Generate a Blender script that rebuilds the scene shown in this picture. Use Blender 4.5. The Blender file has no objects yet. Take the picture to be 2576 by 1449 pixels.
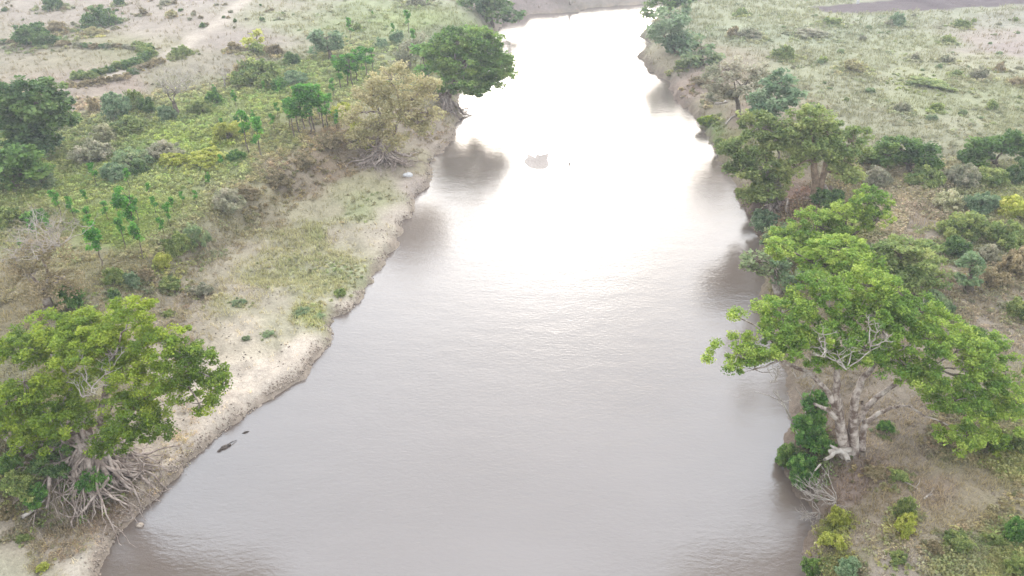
import bpy, math, random
import numpy as np
from math import radians, sin, cos, tan, pi, atan2

# ------------------------------------------------------------------ camera, world, sun, exposure
SC = bpy.context.scene
COL = SC.collection
CAM_H = 30.0; PITCH = 31.0; FPX = 26.0/36.0*2576
cd = bpy.data.cameras.new('camera'); cam = bpy.data.objects.new('camera', cd); COL.objects.link(cam)
cam.location = (0, 0, CAM_H); cam.rotation_euler = (radians(90-PITCH), 0, 0)
cd.lens = 26.0; cd.sensor_width = 36.0; cd.clip_start = 0.5; cd.clip_end = 20000
SC.camera = cam
SUN_EL = 17.0; SUN_AZ = 4.0        # azimuth measured from +Y towards +X
SUN_E = 0.3; SUN_ANG = 13.0
EXPO = 0.95
SC.view_settings.view_transform = 'Standard'; SC.view_settings.look = 'None'
SC.view_settings.gamma = 1.0; SC.view_settings.exposure = EXPO
W = bpy.data.worlds.new('World'); SC.world = W; W.use_nodes = True
nt = W.node_tree; nt.nodes.clear()
def wn(t): return nt.nodes.new(t)
sky = wn('ShaderNodeTexSky'); sky.sky_type = 'NISHITA'; sky.sun_disc = False
sky.sun_elevation = radians(SUN_EL); sky.sun_rotation = radians(SUN_AZ)
sky.dust_density = 4.0; sky.air_density = 1.0; sky.ozone_density = 1.0
bgs = wn('ShaderNodeBackground'); nt.links.new(sky.outputs[0], bgs.inputs[0]); bgs.inputs[1].default_value = 0.05
# overcast cloud sheet over the clear sky, brighter round the hidden sun
tc = wn('ShaderNodeTexCoord')
sd = (sin(radians(SUN_AZ))*cos(radians(SUN_EL)), cos(radians(SUN_AZ))*cos(radians(SUN_EL)), sin(radians(SUN_EL)))
dot = wn('ShaderNodeVectorMath'); dot.operation = 'DOT_PRODUCT'; dot.inputs[1].default_value = sd
nt.links.new(tc.outputs['Generated'], dot.inputs[0])
glow = wn('ShaderNodeMapRange'); glow.inputs[1].default_value = 0.3; glow.inputs[2].default_value = 1.0
glow.inputs[3].default_value = 0.0; glow.inputs[4].default_value = 1.0; glow.interpolation_type = 'SMOOTHSTEP'
nt.links.new(dot.outputs['Value'], glow.inputs[0])
ns = wn('ShaderNodeTexNoise'); ns.inputs['Scale'].default_value = 3.4; ns.inputs['Detail'].default_value = 5
nt.links.new(tc.outputs['Generated'], ns.inputs['Vector'])
nr = wn('ShaderNodeMapRange'); nr.inputs[1].default_value = 0.3; nr.inputs[2].default_value = 0.7
nr.inputs[3].default_value = 0.66; nr.inputs[4].default_value = 1.34; nt.links.new(ns.outputs[0], nr.inputs[0])
m1 = wn('ShaderNodeMath'); m1.operation = 'MULTIPLY_ADD'; m1.inputs[1].default_value = .8; m1.inputs[2].default_value = 1.38
nt.links.new(glow.outputs[0], m1.inputs[0])
m2 = wn('ShaderNodeMath'); m2.operation = 'MULTIPLY'
nt.links.new(m1.outputs[0], m2.inputs[0]); nt.links.new(nr.outputs[0], m2.inputs[1])
bgc = wn('ShaderNodeBackground'); bgc.inputs[0].default_value = (0.81, 0.90, 1.0, 1)
nt.links.new(m2.outputs[0], bgc.inputs[1])
add = wn('ShaderNodeAddShader'); out = wn('ShaderNodeOutputWorld')
nt.links.new(bgs.outputs[0], add.inputs[0]); nt.links.new(bgc.outputs[0], add.inputs[1]); nt.links.new(add.outputs[0], out.inputs[0])
sl = bpy.data.lights.new('sun', 'SUN'); sl.energy = SUN_E; sl.angle = radians(SUN_ANG); sl.color = (1.0, 0.96, 0.9)
so = bpy.data.objects.new('sun', sl); COL.objects.link(so)
so.rotation_euler = (radians(90-SUN_EL), 0, radians(180-SUN_AZ)); so.location = (40, 500, 250)

# ------------------------------------------------------------------ layout helpers (positions are measured on the 2576-wide photo)
RNG = np.random.default_rng(7); random.seed(7)
cp, sp_ = cos(radians(PITCH)), sin(radians(PITCH))
def ray(px, py):
    vx = (px-1288)/FPX; vy = -(py-724.5)/FPX
    return np.array([vx, cp+vy*sp_, -sp_+vy*cp])
def flat(px, py, z=0.0):
    d = ray(px, py); t = (z-CAM_H)/d[2]; return np.array([d[0]*t, d[1]*t])
def aty(px, py, y):
    d = ray(px, py); t = y/d[1]; return np.array([d[0]*t, y, CAM_H+d[2]*t])
def ppm(y, z):                       # metres per photo pixel at depth
    return (y*cp + (CAM_H-z)*sp_)/FPX
def hsh(ix, iy, s):
    v = np.sin(ix*127.1+iy*311.7+s*74.7)*43758.5453; return v-np.floor(v)
def vn(x, y, s=0):
    x = np.asarray(x, float); y = np.asarray(y, float)
    ix = np.floor(x); iy = np.floor(y); fx = x-ix; fy = y-iy
    fx = fx*fx*(3-2*fx); fy = fy*fy*(3-2*fy)
    a = hsh(ix, iy, s); b = hsh(ix+1, iy, s); c = hsh(ix, iy+1, s); d = hsh(ix+1, iy+1, s)
    return (a*(1-fx)+b*fx)*(1-fy)+(c*(1-fx)+d*fx)*fy
def fbm(x, y, s=0, o=4):
    r = 0; a = .5; t = 0
    for k in range(o):
        r = r+a*vn(x*2**k+k*17.3, y*2**k-k*9.1, s+k); t += a; a *= .5
    return r/t*2-1
def sstep(a, b, x):
    t = np.clip((x-a)/(b-a), 0, 1); return t*t*(3-2*t)

LB = [(250,1449),(258,1409),(277,1376),(312,1327),(353,1287),(383,1262),(443,1199),(467,1169),(533,1112),(610,1052),(650,1022),
      (693,992),(763,949),(800,893),(834,866),(838,845),(830,820),(840,796),(878,786),(908,749),(934,713),(948,679),(981,639),(1004,593),
      (1012,560),(1040,543),(1034,520),(1045,495),(1064,480),(1080,458),(1080,417),(1091,397),(1121,370),(1138,353),(1147,320),(1154,293),(1144,257),
      (1165,205),(1205,145),(1235,90),(1258,62),(1290,44),(1330,36),(1391,33),(1458,30),(1474,21),(1550,15),(1624,10),(1720,2),(1850,-8),(2100,-20)]
RB = [(2100,-8),(1900,4),(1760,14),(1690,32),(1645,60),(1612,84),(1606,91),(1630,98),(1634,120),(1612,143),(1634,178),(1662,190),(1684,213),(1694,240),
      (1716,263),(1748,293),(1785,347),(1795,387),(1814,410),(1818,430),(1842,450),(1850,480),(1858,516),(1884,540),(1890,563),(1915,600),(1922,650),
      (1922,700),(1912,760),(1925,810),(1950,880),(1980,960),(1990,1020),(1975,1090),(1968,1140),(1972,1195),(1995,1239),(2028,1262),(2045,1305),
      (2028,1336),(2022,1366),(2016,1400),(2021,1449)]
lbw = [flat(*p) for p in LB]; rbw = [flat(*p) for p in RB]
lbw = [np.array([-16.5,-300.]), np.array([-16.5,0.]), np.array([-16.2, 12.])]+lbw
rbw = rbw+[np.array([13.5, 12.]), np.array([14.,0.]), np.array([14.,-300.])]
POLY = np.array(lbw+rbw); NL = len(lbw)
def seg_dist(x, y, P, closed=True):
    n = len(P); best = np.full(x.shape, 1e9); idx = np.zeros(x.shape, int)
    for i in range(n if closed else n-1):
        a = P[i]; b = P[(i+1) % n]; d = b-a; L = d@d+1e-12
        t = np.clip(((x-a[0])*d[0]+(y-a[1])*d[1])/L, 0, 1)
        q = (x-a[0]-t*d[0])**2+(y-a[1]-t*d[1])**2
        m = q < best; best = np.where(m, q, best); idx = np.where(m, i, idx)
    return np.sqrt(best), idx
def inside(x, y, P):
    r = np.zeros(x.shape, bool); n = len(P)
    for i in range(n):
        a = P[i]; b = P[(i+1) % n]
        c = ((a[1] > y) != (b[1] > y)) & (x < (b[0]-a[0])*(y-a[1])/(b[1]-a[1]+1e-12)+a[0])
        r ^= c
    return r
# the eroded scarp on the left side: everything up-slope of this line stands about two metres higher
SCP = [flat(px, py, 1.5) for px, py in [(-400,1500),(-60,1310),(60,1290),(150,1260),(290,1150),(330,1080),(330,960),(350,860),(330,800),(370,735),(440,665),(520,600),(620,540),(700,480),(790,430),(870,395),(960,370),(1060,330),(1110,270),(1130,215),(1190,110),(1230,55),(1270,30),(1330,10)]]
SCPP = np.array([np.array([-17.5,-300.]), np.array([-19.,0.])]+SCP+[np.array([-20.,260.]), np.array([-4000.,260.]), np.array([-4000.,-300.])])
def HT(x, y):
    x = np.asarray(x, float); y = np.asarray(y, float)
    d, idx = seg_dist(x, y, POLY); ins = inside(x, y, POLY)
    sdv = np.where(ins, -d, d)
    w = 0.22+0.012*np.clip(y-20, 0, 100)
    sdv = sdv+w*fbm(x*1.1, y*1.1, 3, 3)*np.exp(-np.abs(sdv)/3)
    left = idx < NL
    far = sstep(100, 150, y)
    n1 = fbm(x*.09, y*.09, 11, 3); n2 = fbm(x*.5, y*.5, 21, 4); n3 = fbm(x*2.2, y*2.2, 31, 3)
    e = np.clip(sdv, 0, None)
    ds, _ = seg_dist(x, y, SCPP[2:-3], False); up = inside(x, y, SCPP)
    s = np.where(up, ds, -ds)+.9*fbm(x*.35, y*.35, 5, 3)
    bk = .85+.35*fbm(x*.6, y*.6, 8, 3); zl = .22*sstep(0, .1, e)+.62*bk*sstep(.02, .75, e)+.3*sstep(.8, 6, e)+2.1*sstep(-1.6, 1.8, s)+.15*n2*sstep(.3, 2, e)+.25*n1*sstep(2, 8, e)
    # wash channels in the bare sand
    rg = np.abs(fbm(x*.55+y*.25, y*.35, 44, 3)); zl = zl-.24*np.exp(-(rg/.07)**2)*sstep(1, 2.5, e)*(1-sstep(-3, 0, s))
    zr = 1.0*sstep(0, .9, e)+1.3*sstep(.6, 4.5, e)+.5*sstep(4, 20, e)+.18*n2*sstep(.4, 2, e)+.3*n1*sstep(2, 8, e)
    z = np.where(left, zl, zr)+.045*n3*sstep(.1, 1, e)+far*2.2*sstep(0, 7, e)*np.where(left, 1, 0)
    zi = -.15-1.2*sstep(0, 3, -sdv)
    return np.where(sdv > 0, z, zi)
def hit(px, py):
    d = ray(px, py); t0 = (4.5-CAM_H)/d[2]; t1 = (-.1-CAM_H)/d[2]
    t = np.linspace(t0, t1, 60); X = d[0]*t; Y = d[1]*t; Z = CAM_H+d[2]*t
    h = HT(X, Y); k = np.argmax(Z <= h) if (Z <= h).any() else len(t)-1
    return np.array([X[k], Y[k], max(h[k], 0.0)])

# ------------------------------------------------------------------ colours
KEXP = 2.25
def lin(c): c = np.array(c, float)/255.; return np.where(c <= .04045, c/12.92, ((c+.055)/1.055)**2.4)
WB = np.array([1.09, 1.0, .92])      # balance against the cool overcast sky
def AL(c, k=1.0): return np.clip(lin(c)*WB/KEXP*k, 0, .8)

# ------------------------------------------------------------------ materials
def nodes(name):
    m = bpy.data.materials.new(name); m.use_nodes = True; t = m.node_tree; t.nodes.clear()
    o = t.nodes.new('ShaderNodeOutputMaterial'); return m, t, o
def N(t, ty, **kw):
    n = t.nodes.new(ty)
    for k, v in kw.items(): setattr(n, k, v)
    return n
def noise(t, scale, detail=4, rough=.55, vec=None):
    n = N(t, 'ShaderNodeTexNoise'); n.inputs['Scale'].default_value = scale; n.inputs['Detail'].default_value = detail; n.inputs['Roughness'].default_value = rough
    if vec is None:
        vec = N(t, 'ShaderNodeNewGeometry').outputs['Position']
    t.links.new(vec, n.inputs['Vector']); return n.outputs[0]
def mrange(t, v, a, b, c, d):
    n = N(t, 'ShaderNodeMapRange'); n.inputs[1].default_value = a; n.inputs[2].default_value = b; n.inputs[3].default_value = c; n.inputs[4].default_value = d
    t.links.new(v, n.inputs[0]); return n.outputs[0]
def mul(t, a, b, op='MULTIPLY'):
    n = N(t, 'ShaderNodeMath', operation=op)
    for i, v in enumerate((a, b)):
        if isinstance(v, (int, float)): n.inputs[i].default_value = v
        else: t.links.new(v, n.inputs[i])
    return n.outputs[0]
def scalec(t, col, v):
    n = N(t, 'ShaderNodeVectorMath', operation='SCALE'); t.links.new(col, n.inputs[0]); t.links.new(v, n.inputs['Scale']); return n.outputs[0]
def bump(t, h, st, dist):
    n = N(t, 'ShaderNodeBump'); n.inputs['Strength'].default_value = st; n.inputs['Distance'].default_value = dist
    t.links.new(h, n.inputs['Height']); return n.outputs[0]
def mat_ground():
    m, t, o = nodes('ground_soil')
    a = N(t, 'ShaderNodeAttribute', attribute_name='Col'); g = N(t, 'ShaderNodeAttribute', attribute_name='Rough')
    n1 = noise(t, .8, 6, .65); n2 = noise(t, 4.5, 6, .7); n3 = noise(t, .12, 4)
    n4 = noise(t, 14, 4, .7); v = mul(t, mrange(t, n1, .3, .7, .84, 1.12), mul(t, mrange(t, n2, .3, .7, .82, 1.22), mrange(t, n4, .3, .7, .84, 1.2))); v = mul(t, v, mrange(t, n3, .3, .7, .93, 1.06))
    c = scalec(t, a.outputs['Color'], v)
    b = N(t, 'ShaderNodeBsdfPrincipled'); t.links.new(c, b.inputs['Base Color']); b.inputs['Roughness'].default_value = .95; b.inputs['Specular IOR Level'].default_value = .15
    h = mul(t, n2, mul(t, n1, .6), 'ADD'); t.links.new(bump(t, h, .7, .2), b.inputs['Normal']); t.links.new(b.outputs[0], o.inputs[0]); return m
def mat_water():
    m, t, o = nodes('river_water')
    pos = N(t, 'ShaderNodeNewGeometry').outputs['Position']
    mp = N(t, 'ShaderNodeMapping'); mp.inputs['Scale'].default_value = (1.0, 1.9, 1); mp.inputs['Rotation'].default_value = (0, 0, .2); t.links.new(pos, mp.inputs[0])
    a = noise(t, 2.6, 5, .65, mp.outputs[0]); b2 = noise(t, .35, 3, .5, mp.outputs[0]); big = noise(t, .05, 3, .5, mp.outputs[0])
    mud = N(t, 'ShaderNodeMix', data_type='RGBA'); t.links.new(mrange(t, big, .35, .65, 0, 1), mud.inputs['Factor'])
    c1 = AL((141, 129, 122)); c2 = AL((129, 116, 108)); mud.inputs[6].default_value = (*c1, 1); mud.inputs[7].default_value = (*c2, 1)
    b = N(t, 'ShaderNodeBsdfPrincipled'); t.links.new(mud.outputs[2], b.inputs['Base Color'])
    b.inputs['Roughness'].default_value = .1; b.inputs['IOR'].default_value = 1.7
    h = mul(t, a, mul(t, b2, 1.5), 'ADD')
    patch = mrange(t, big, .35, .65, .75, 1.0)
    bn = N(t, 'ShaderNodeBump'); bn.inputs['Distance'].default_value = .06; t.links.new(mul(t, patch, .34), bn.inputs['Strength']); t.links.new(h, bn.inputs['Height'])
    t.links.new(bn.outputs[0], b.inputs['Normal']); t.links.new(b.outputs[0], o.inputs[0]); return m
def mat_leaf():
    m, t, o = nodes('leaf_foliage')
    a = N(t, 'ShaderNodeAttribute', attribute_name='Col'); oi = N(t, 'ShaderNodeObjectInfo')
    c = scalec(t, a.outputs['Color'], mrange(t, oi.outputs['Random'], 0, 1, .88, 1.12))
    d = N(t, 'ShaderNodeBsdfPrincipled'); d.inputs['Roughness'].default_value = .6; d.inputs['Specular IOR Level'].default_value = .3; t.links.new(c, d.inputs['Base Color'])
    tr = N(t, 'ShaderNodeBsdfTranslucent'); t.links.new(c, tr.inputs['Color'])
    mx = N(t, 'ShaderNodeMixShader'); mx.inputs[0].default_value = .47; t.links.new(d.outputs[0], mx.inputs[1]); t.links.new(tr.outputs[0], mx.inputs[2])
    t.links.new(mx.outputs[0], o.inputs[0]); return m
def mat_wood(name, c1, c2, sc=3.0):
    m, t, o = nodes(name)
    mx = N(t, 'ShaderNodeMix', data_type='RGBA'); t.links.new(mrange(t, noise(t, sc, 5, .7), .4, .58, 0, 1), mx.inputs['Factor'])
    mx.inputs[6].default_value = (*AL(c1), 1); mx.inputs[7].default_value = (*AL(c2), 1)
    b = N(t, 'ShaderNodeBsdfPrincipled'); t.links.new(mx.outputs[2], b.inputs['Base Color']); b.inputs['Roughness'].default_value = .85
    t.links.new(bump(t, noise(t, sc*4, 4), .6, .05), b.inputs['Normal']); t.links.new(b.outputs[0], o.inputs[0]); return m
M_G = mat_ground(); M_W = mat_water(); M_L = mat_leaf()
M_B = mat_wood('pale_bark', (236, 224, 212), (128, 106, 92), 2.0)
M_RT = mat_wood('root_bark', (224, 208, 196), (160, 142, 130), 2.5)
M_BB = mat_wood('brown_bark', (165, 148, 128), (110, 98, 84))
M_D = mat_wood('bleached_deadwood', (232, 224, 214), (196, 184, 172))
M_R = mat_wood('crumbled_clay', (232, 216, 200), (184, 168, 152), 5)
M_K = mat_wood('wet_driftwood', (128, 112, 100), (78, 68, 62), 6)
M_S = mat_wood('white_sheet', (250, 250, 250), (225, 225, 228), 5)

# ------------------------------------------------------------------ mesh helpers
def tag(o, label=None, cat=None, group=None, kind=None):
    if label: o['label'] = label
    if cat: o['category'] = cat
    if group: o['group'] = group
    if kind: o['kind'] = kind
    return o
def mesh_np(name, V, F, mat, parent=None, cols=None, smooth=False, loc=None):
    me = bpy.data.meshes.new(name); V = np.asarray(V, np.float32); F = np.asarray(F, np.int32); n, k = F.shape
    me.vertices.add(len(V)); me.vertices.foreach_set('co', V.ravel())
    me.loops.add(n*k); me.loops.foreach_set('vertex_index', F.ravel())
    me.polygons.add(n); me.polygons.foreach_set('loop_start', np.arange(0, n*k, k, dtype=np.int32)); me.polygons.foreach_set('loop_total', np.full(n, k, np.int32))
    if smooth: me.polygons.foreach_set('use_smooth', np.ones(n, bool))
    me.update(calc_edges=True)
    if cols is not None:
        at = me.color_attributes.new('Col', 'FLOAT_COLOR', 'POINT'); c = np.ones((len(V), 4), np.float32); c[:, :3] = cols; at.data.foreach_set('color', c.ravel())
    me.materials.append(mat); o = bpy.data.objects.new(name, me); COL.objects.link(o)
    if parent: o.parent = parent
    if loc is not None: o.location = loc
    return o
def empty(name, loc, label=None, cat=None, group=None):
    o = bpy.data.objects.new(name, None); COL.objects.link(o); o.location = loc; o.empty_display_size = .3
    return tag(o, label, cat, group)
class Tubes:
    def __init__(s): s.V = []; s.F = []; s.n = 0
    def tube(s, P, R, k=6):
        P = np.asarray(P, float); m = len(P); R = np.asarray(R, float)
        T = np.gradient(P, axis=0); T /= np.linalg.norm(T, axis=1)[:, None]+1e-9
        ref = np.array([.31, .17, .93]) if abs(T[0][2]) < .8 else np.array([.9, .3, .1])
        A = np.cross(T, ref); A /= np.linalg.norm(A, axis=1)[:, None]+1e-9; B = np.cross(T, A)
        th = np.arange(k)/k*2*pi
        ring = P[:, None, :]+R[:, None, None]*(np.cos(th)[None, :, None]*A[:, None, :]+np.sin(th)[None, :, None]*B[:, None, :])
        s.V.append(ring.reshape(-1, 3)); i = np.arange(m-1)[:, None]*k; j = np.arange(k)[None, :]; jn = (j+1) % k
        s.F.append((np.stack([i+j, i+jn, i+k+jn, i+k+j], -1).reshape(-1, 4))+s.n); s.n += m*k
    def build(s, name, mat, parent=None, loc=None):
        V = np.concatenate(s.V)
        if loc is not None: V = V-np.asarray(loc)
        return mesh_np(name, V, np.concatenate(s.F), mat, parent, smooth=True, loc=None if parent else loc)
def wig(a, b, n, amp, rng, sag=0.0):
    a = np.asarray(a, float); b = np.asarray(b, float); t = np.linspace(0, 1, n)[:, None]
    P = a+(b-a)*t; L = np.linalg.norm(b-a)
    off = np.cumsum(rng.normal(0, 1, (n, 3)), 0); off -= off[0]; off -= t*off[-1]
    P += off*amp*L/np.sqrt(n); P[:, 2] += sag*L*4*(t[:, 0]*(1-t[:, 0])); return P
def leaves(C, size, rng, up=.5, aspect=1.6):
    n = len(C); nrm = rng.normal(0, 1, (n, 3)); nrm /= np.linalg.norm(nrm, axis=1)[:, None]; nrm[:, 2] = np.abs(nrm[:, 2])+up
    nrm /= np.linalg.norm(nrm, axis=1)[:, None]
    a = np.cross(nrm, rng.normal(0, 1, (n, 3))); a /= np.linalg.norm(a, axis=1)[:, None]+1e-9; b = np.cross(nrm, a)
    s = (size*rng.uniform(.65, 1.35, n))[:, None]
    q = np.stack([C-a*s*.5*aspect, C+b*s*.5+nrm*s*.12, C+a*s*.5*aspect, C-b*s*.5+nrm*s*.12], 1)
    return q.reshape(-1, 3), np.arange(n*4).reshape(n, 4)
def leafcols(n_per, pal, rng, clv):
    """colour per leaf: clump value clv (0..1) picks along the palette, plus leaf jitter"""
    P = np.array([AL(c, 1.95) for c in pal]); v = np.clip(clv+rng.normal(0, .16, len(clv)), 0, .999)*(len(P)-1)
    i = v.astype(int); f = (v-i)[:, None]; c = P[i]*(1-f)+P[np.minimum(i+1, len(P)-1)]*f
    return np.repeat(c*rng.uniform(.78, 1.22, (len(c), 1)), 4, axis=0)
def crown_pts(lobes, cl_r, per, dens, rng, shell=.45, low=.55):
    """lobes: list of (centre, radii); returns leaf centres, clump ids, clump centres"""
    CC = []
    for c, r in lobes:
        area = 4*pi*((r[0]*r[1])**1.6+(r[0]*r[2])**1.6+(r[1]*r[2])**1.6)**(1/1.6)/3**(1/1.6)
        n = max(4, int(area*dens/(cl_r*cl_r*3.0)))
        u = rng.normal(0, 1, (n, 3)); u /= np.linalg.norm(u, axis=1)[:, None]
        u = u[(u[:, 2] > -.25) | (rng.random(n) < low)]; n = len(u)
        ph = 1+.22*fbm(u[:, 0]*2.3+c[0], u[:, 1]*2.3+u[:, 2]*1.7+c[2], 9, 3)*1.6
        t = (shell+(1-shell)*rng.random(n)**.6)*ph
        CC.append(c+u*t[:, None]*np.asarray(r))
    CC = np.concatenate(CC); n = len(CC); k = rng.poisson(per, n)+3; ids = np.repeat(np.arange(n), k)
    o = rng.normal(0, 1, (len(ids), 3)); o *= (rng.random(len(ids))**.45/ (np.linalg.norm(o, axis=1)+1e-9))[:, None]
    rr = cl_r*rng.uniform(.6, 1.35, n); o *= rr[ids][:, None]; o[:, 2] *= .55
    return CC[ids]+o, ids, CC

def img_lobes(lobes, y0):
    L = []
    for l in lobes:
        px, py, rx, ry = l[:4]; dy = l[4] if len(l) > 4 else 0.0; dep = l[5] if len(l) > 5 else .85
        c = aty(px, py, y0+dy); s = ppm(c[1], c[2]); L.append((c, np.array([rx*s, rx*s*dep, ry*s*1.02])))
    return L

PAL = dict(
 leafy=[(88,114,40),(114,142,48),(140,162,54),(164,180,66)], lime=[(104,142,56),(140,172,70),(170,194,86),(198,216,108)],
 dark=[(72,100,58),(94,124,70),(114,142,80),(132,154,88)], olive=[(104,126,70),(130,148,84),(154,168,98),(172,180,110)],
 blue=[(98,128,92),(122,148,110),(144,168,128),(160,178,142)], grey=[(136,142,114),(156,158,130),(174,172,148),(184,178,158)],
 brown=[(126,118,86),(150,140,104),(170,156,122),(184,170,140)], straw=[(152,150,106),(174,168,126),(192,184,146),(194,194,130)],
 yellow=[(146,156,66),(172,182,80),(194,200,100),(208,208,122)], green=[(72,114,58),(92,136,64),(114,156,74),(138,174,88)],
 sap=[(66,120,46),(86,148,54),(108,168,64),(134,184,80)],
 cream=[(136,140,98),(172,174,136),(196,196,162),(206,202,172)], haze=[(112,138,98),(132,154,110),(150,166,120),(166,174,132)],
 forest=[(80,112,58),(102,136,66),(126,156,78),(146,168,90)])

def tree(name, base, lobes, pal, label, cat='tree', leaf=.2, per=34, dens=1.0, clr=.55, trunk=.3, bark=None, stems=None, seed=1, group=None, twig=True, shell=.45, gaps=0.0, branch_r=None, up=.5, roots=None, dead=None, basez=None):
    rng = np.random.default_rng(seed); b = hit(*base)
    if basez is not None: b[2] = basez
    L = img_lobes(lobes, b[1]); root = empty(name, b, label, cat, group)
    bark = bark or M_BB
    P, ids, CC = crown_pts(L, clr, per, dens, rng, shell)
    if gaps > 0:
        g = fbm(CC[:, 0]*.55+3, CC[:, 2]*.55+CC[:, 1]*.4, 51, 2); keep = g > -1+gaps*1.2; m = keep[ids]; P = P[m]; ids = ids[m]
    P[:, 2] = np.maximum(P[:, 2], b[2]+.15)
    V, F = leaves(P, leaf, rng, up); clv = np.clip(.45+.5*fbm(CC[:, 0]*.4, CC[:, 2]*.4+CC[:, 1]*.3, 61, 2)+rng.normal(0, .2, len(CC)), 0, 1)
    mesh_np('crown', V-b, F, M_L, root, leafcols(4, PAL[pal], rng, clv[ids]))
    T = Tubes(); forks = []
    hgt = max(1.0, max(c[2] for c, r in L)-b[2])
    if stems:
        for st in stems:
            pts = [aty(px, py, b[1]+dy) for px, py, dy in st[0]]; pts[0][2] -= .25
            pts = np.array(pts); t = np.linspace(0, 1, len(pts)); tt = np.linspace(0, 1, max(8, 4*len(pts)))
            Q = np.stack([np.interp(tt, t, pts[:, i]) for i in range(3)], 1)
            Q[1:-1] = (Q[:-2]+2*Q[1:-1]+Q[2:])/4; Q[1:-1] = (Q[:-2]+2*Q[1:-1]+Q[2:])/4
            Q += (rng.normal(0, .04, Q.shape))*np.linspace(0, 1, len(Q))[:, None]
            T.tube(Q, np.interp(tt, [0, .12, 1], [st[1]*1.35, st[1], st[2]])*rng.uniform(.92, 1.08, len(tt)), 9); forks.append(Q[-1]); forks.append(Q[len(Q)*2//3])
    else:
        low = sum(c for c, r in L)/len(L); f = b+(low-b)*.45; T.tube(wig(b-[0, 0, .3], f, 8, .05, rng), np.linspace(trunk*1.3, trunk*.8, 8), 8); forks.append(f)
    if twig:
        for c, r in L:
            f = min(forks, key=lambda q: np.linalg.norm(q-c)); r0 = trunk*.38
            T.tube(wig(f, c, 8, .09, rng, .06), np.linspace(r0, r0*.5, 8), 6)
            near = CC[np.linalg.norm((CC-c)/np.maximum(r, .1), axis=1) < 1.3]
            if len(near):
                for q in near[rng.choice(len(near), min(len(near), 9), False)]:
                    T.tube(wig(c, q, 6, .12, rng, .04), np.linspace(r0*.42, r0*.1, 6), 4)
    T.build('trunk', bark, root, b)
    if roots: rt = Tubes(); roots(rt, b, rng); rt.build('roots', M_RT, root, b)
    if dead:
        D = Tubes()
        for (px, py, dy), n, ln, r0 in dead: spray(D, aty(px, py, b[1]+dy), n, ln, r0, rng)
        D.build('dead_branches', M_D, root, b)
    return root
def spray(T, p, n, ln, r0, rng, upb=.5, down=False, depth=2, fwd=None):
    for _ in range(n):
        d = rng.normal(0, 1, 3); d[2] = abs(d[2])*.6+upb
        if fwd is not None: d = d*.55+np.asarray(fwd)
        d /= np.linalg.norm(d); l = ln*rng.uniform(.6, 1.2); q = p+d*l
        Q = wig(p, q, 6, .12, rng); T.tube(Q, np.linspace(r0, r0*.35, 6), 5)
        if depth > 0: spray(T, Q[4], 3, ln*.5, r0*.5, rng, upb*.6, down, depth-1, None if fwd is None else d)
def ground_roots(n, r0, ang0, ang1, ln, drop=.12, lift=.5, k=2):
    """roots that spread over the bank, following the ground"""
    def f(T, b, rng):
        for i in range(n):
            a = radians(rng.uniform(ang0, ang1)); l = ln*rng.uniform(.45, 1.1)*(.72+.5*abs(cos(a))); m = 12; p = [b[0]+rng.normal(0, .35), b[1]+rng.normal(0, .35)]
            pts = []; h0 = lift*rng.uniform(.5, 1.6)
            for s in range(m):
                t = s/(m-1); g = HT(np.array([p[0]]), np.array([p[1]]))[0]
                pts.append([p[0], p[1], max(g, -.1)+h0*(1-t)**1.2+.04+.12*sin(7*t+i)*(1-t)])
                a += rng.normal(0, .42); p = [p[0]+cos(a)*l/m, p[1]+sin(a)*l/m]
            R = np.linspace(r0*rng.uniform(.3, 1.5), r0*.12, m)*rng.uniform(.85, 1.15, m); T.tube(pts, R, 6)
            for q in range(k):
                s = rng.integers(3, 9); a2 = a+rng.normal(0, .9); l2 = l*.45; e = np.array(pts[s])+[cos(a2)*l2, sin(a2)*l2, 0]
                e[2] = max(HT(e[:1], e[1:2])[0], -.1)+.03; T.tube(wig(pts[s], e, 6, .1, rng, .04), np.linspace(R[s]*.6, r0*.08, 6), 5)
    return f

# ------------------------------------------------------------------ ground sheet
u = np.arange(-1.62, 1.621, .0062); u = np.concatenate([[-60, -25, -10, -5, -3, -2.2], u, [2.2, 3, 5, 10, 25, 60]])
ys = [9.0]
while ys[-1] < 262: ys.append(ys[-1]*1.0062)
ys = np.array([-280, -100, -30, -5, 4]+ys+[290, 340, 430, 600, 1000, 2000, 4000])
Wd = np.clip(ys, 9, 300)*.75+10
X = u[None, :]*Wd[:, None]; Y = np.repeat(ys[:, None], len(u), 1)
Z = HT(X, Y); nr_, nc_ = X.shape
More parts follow.
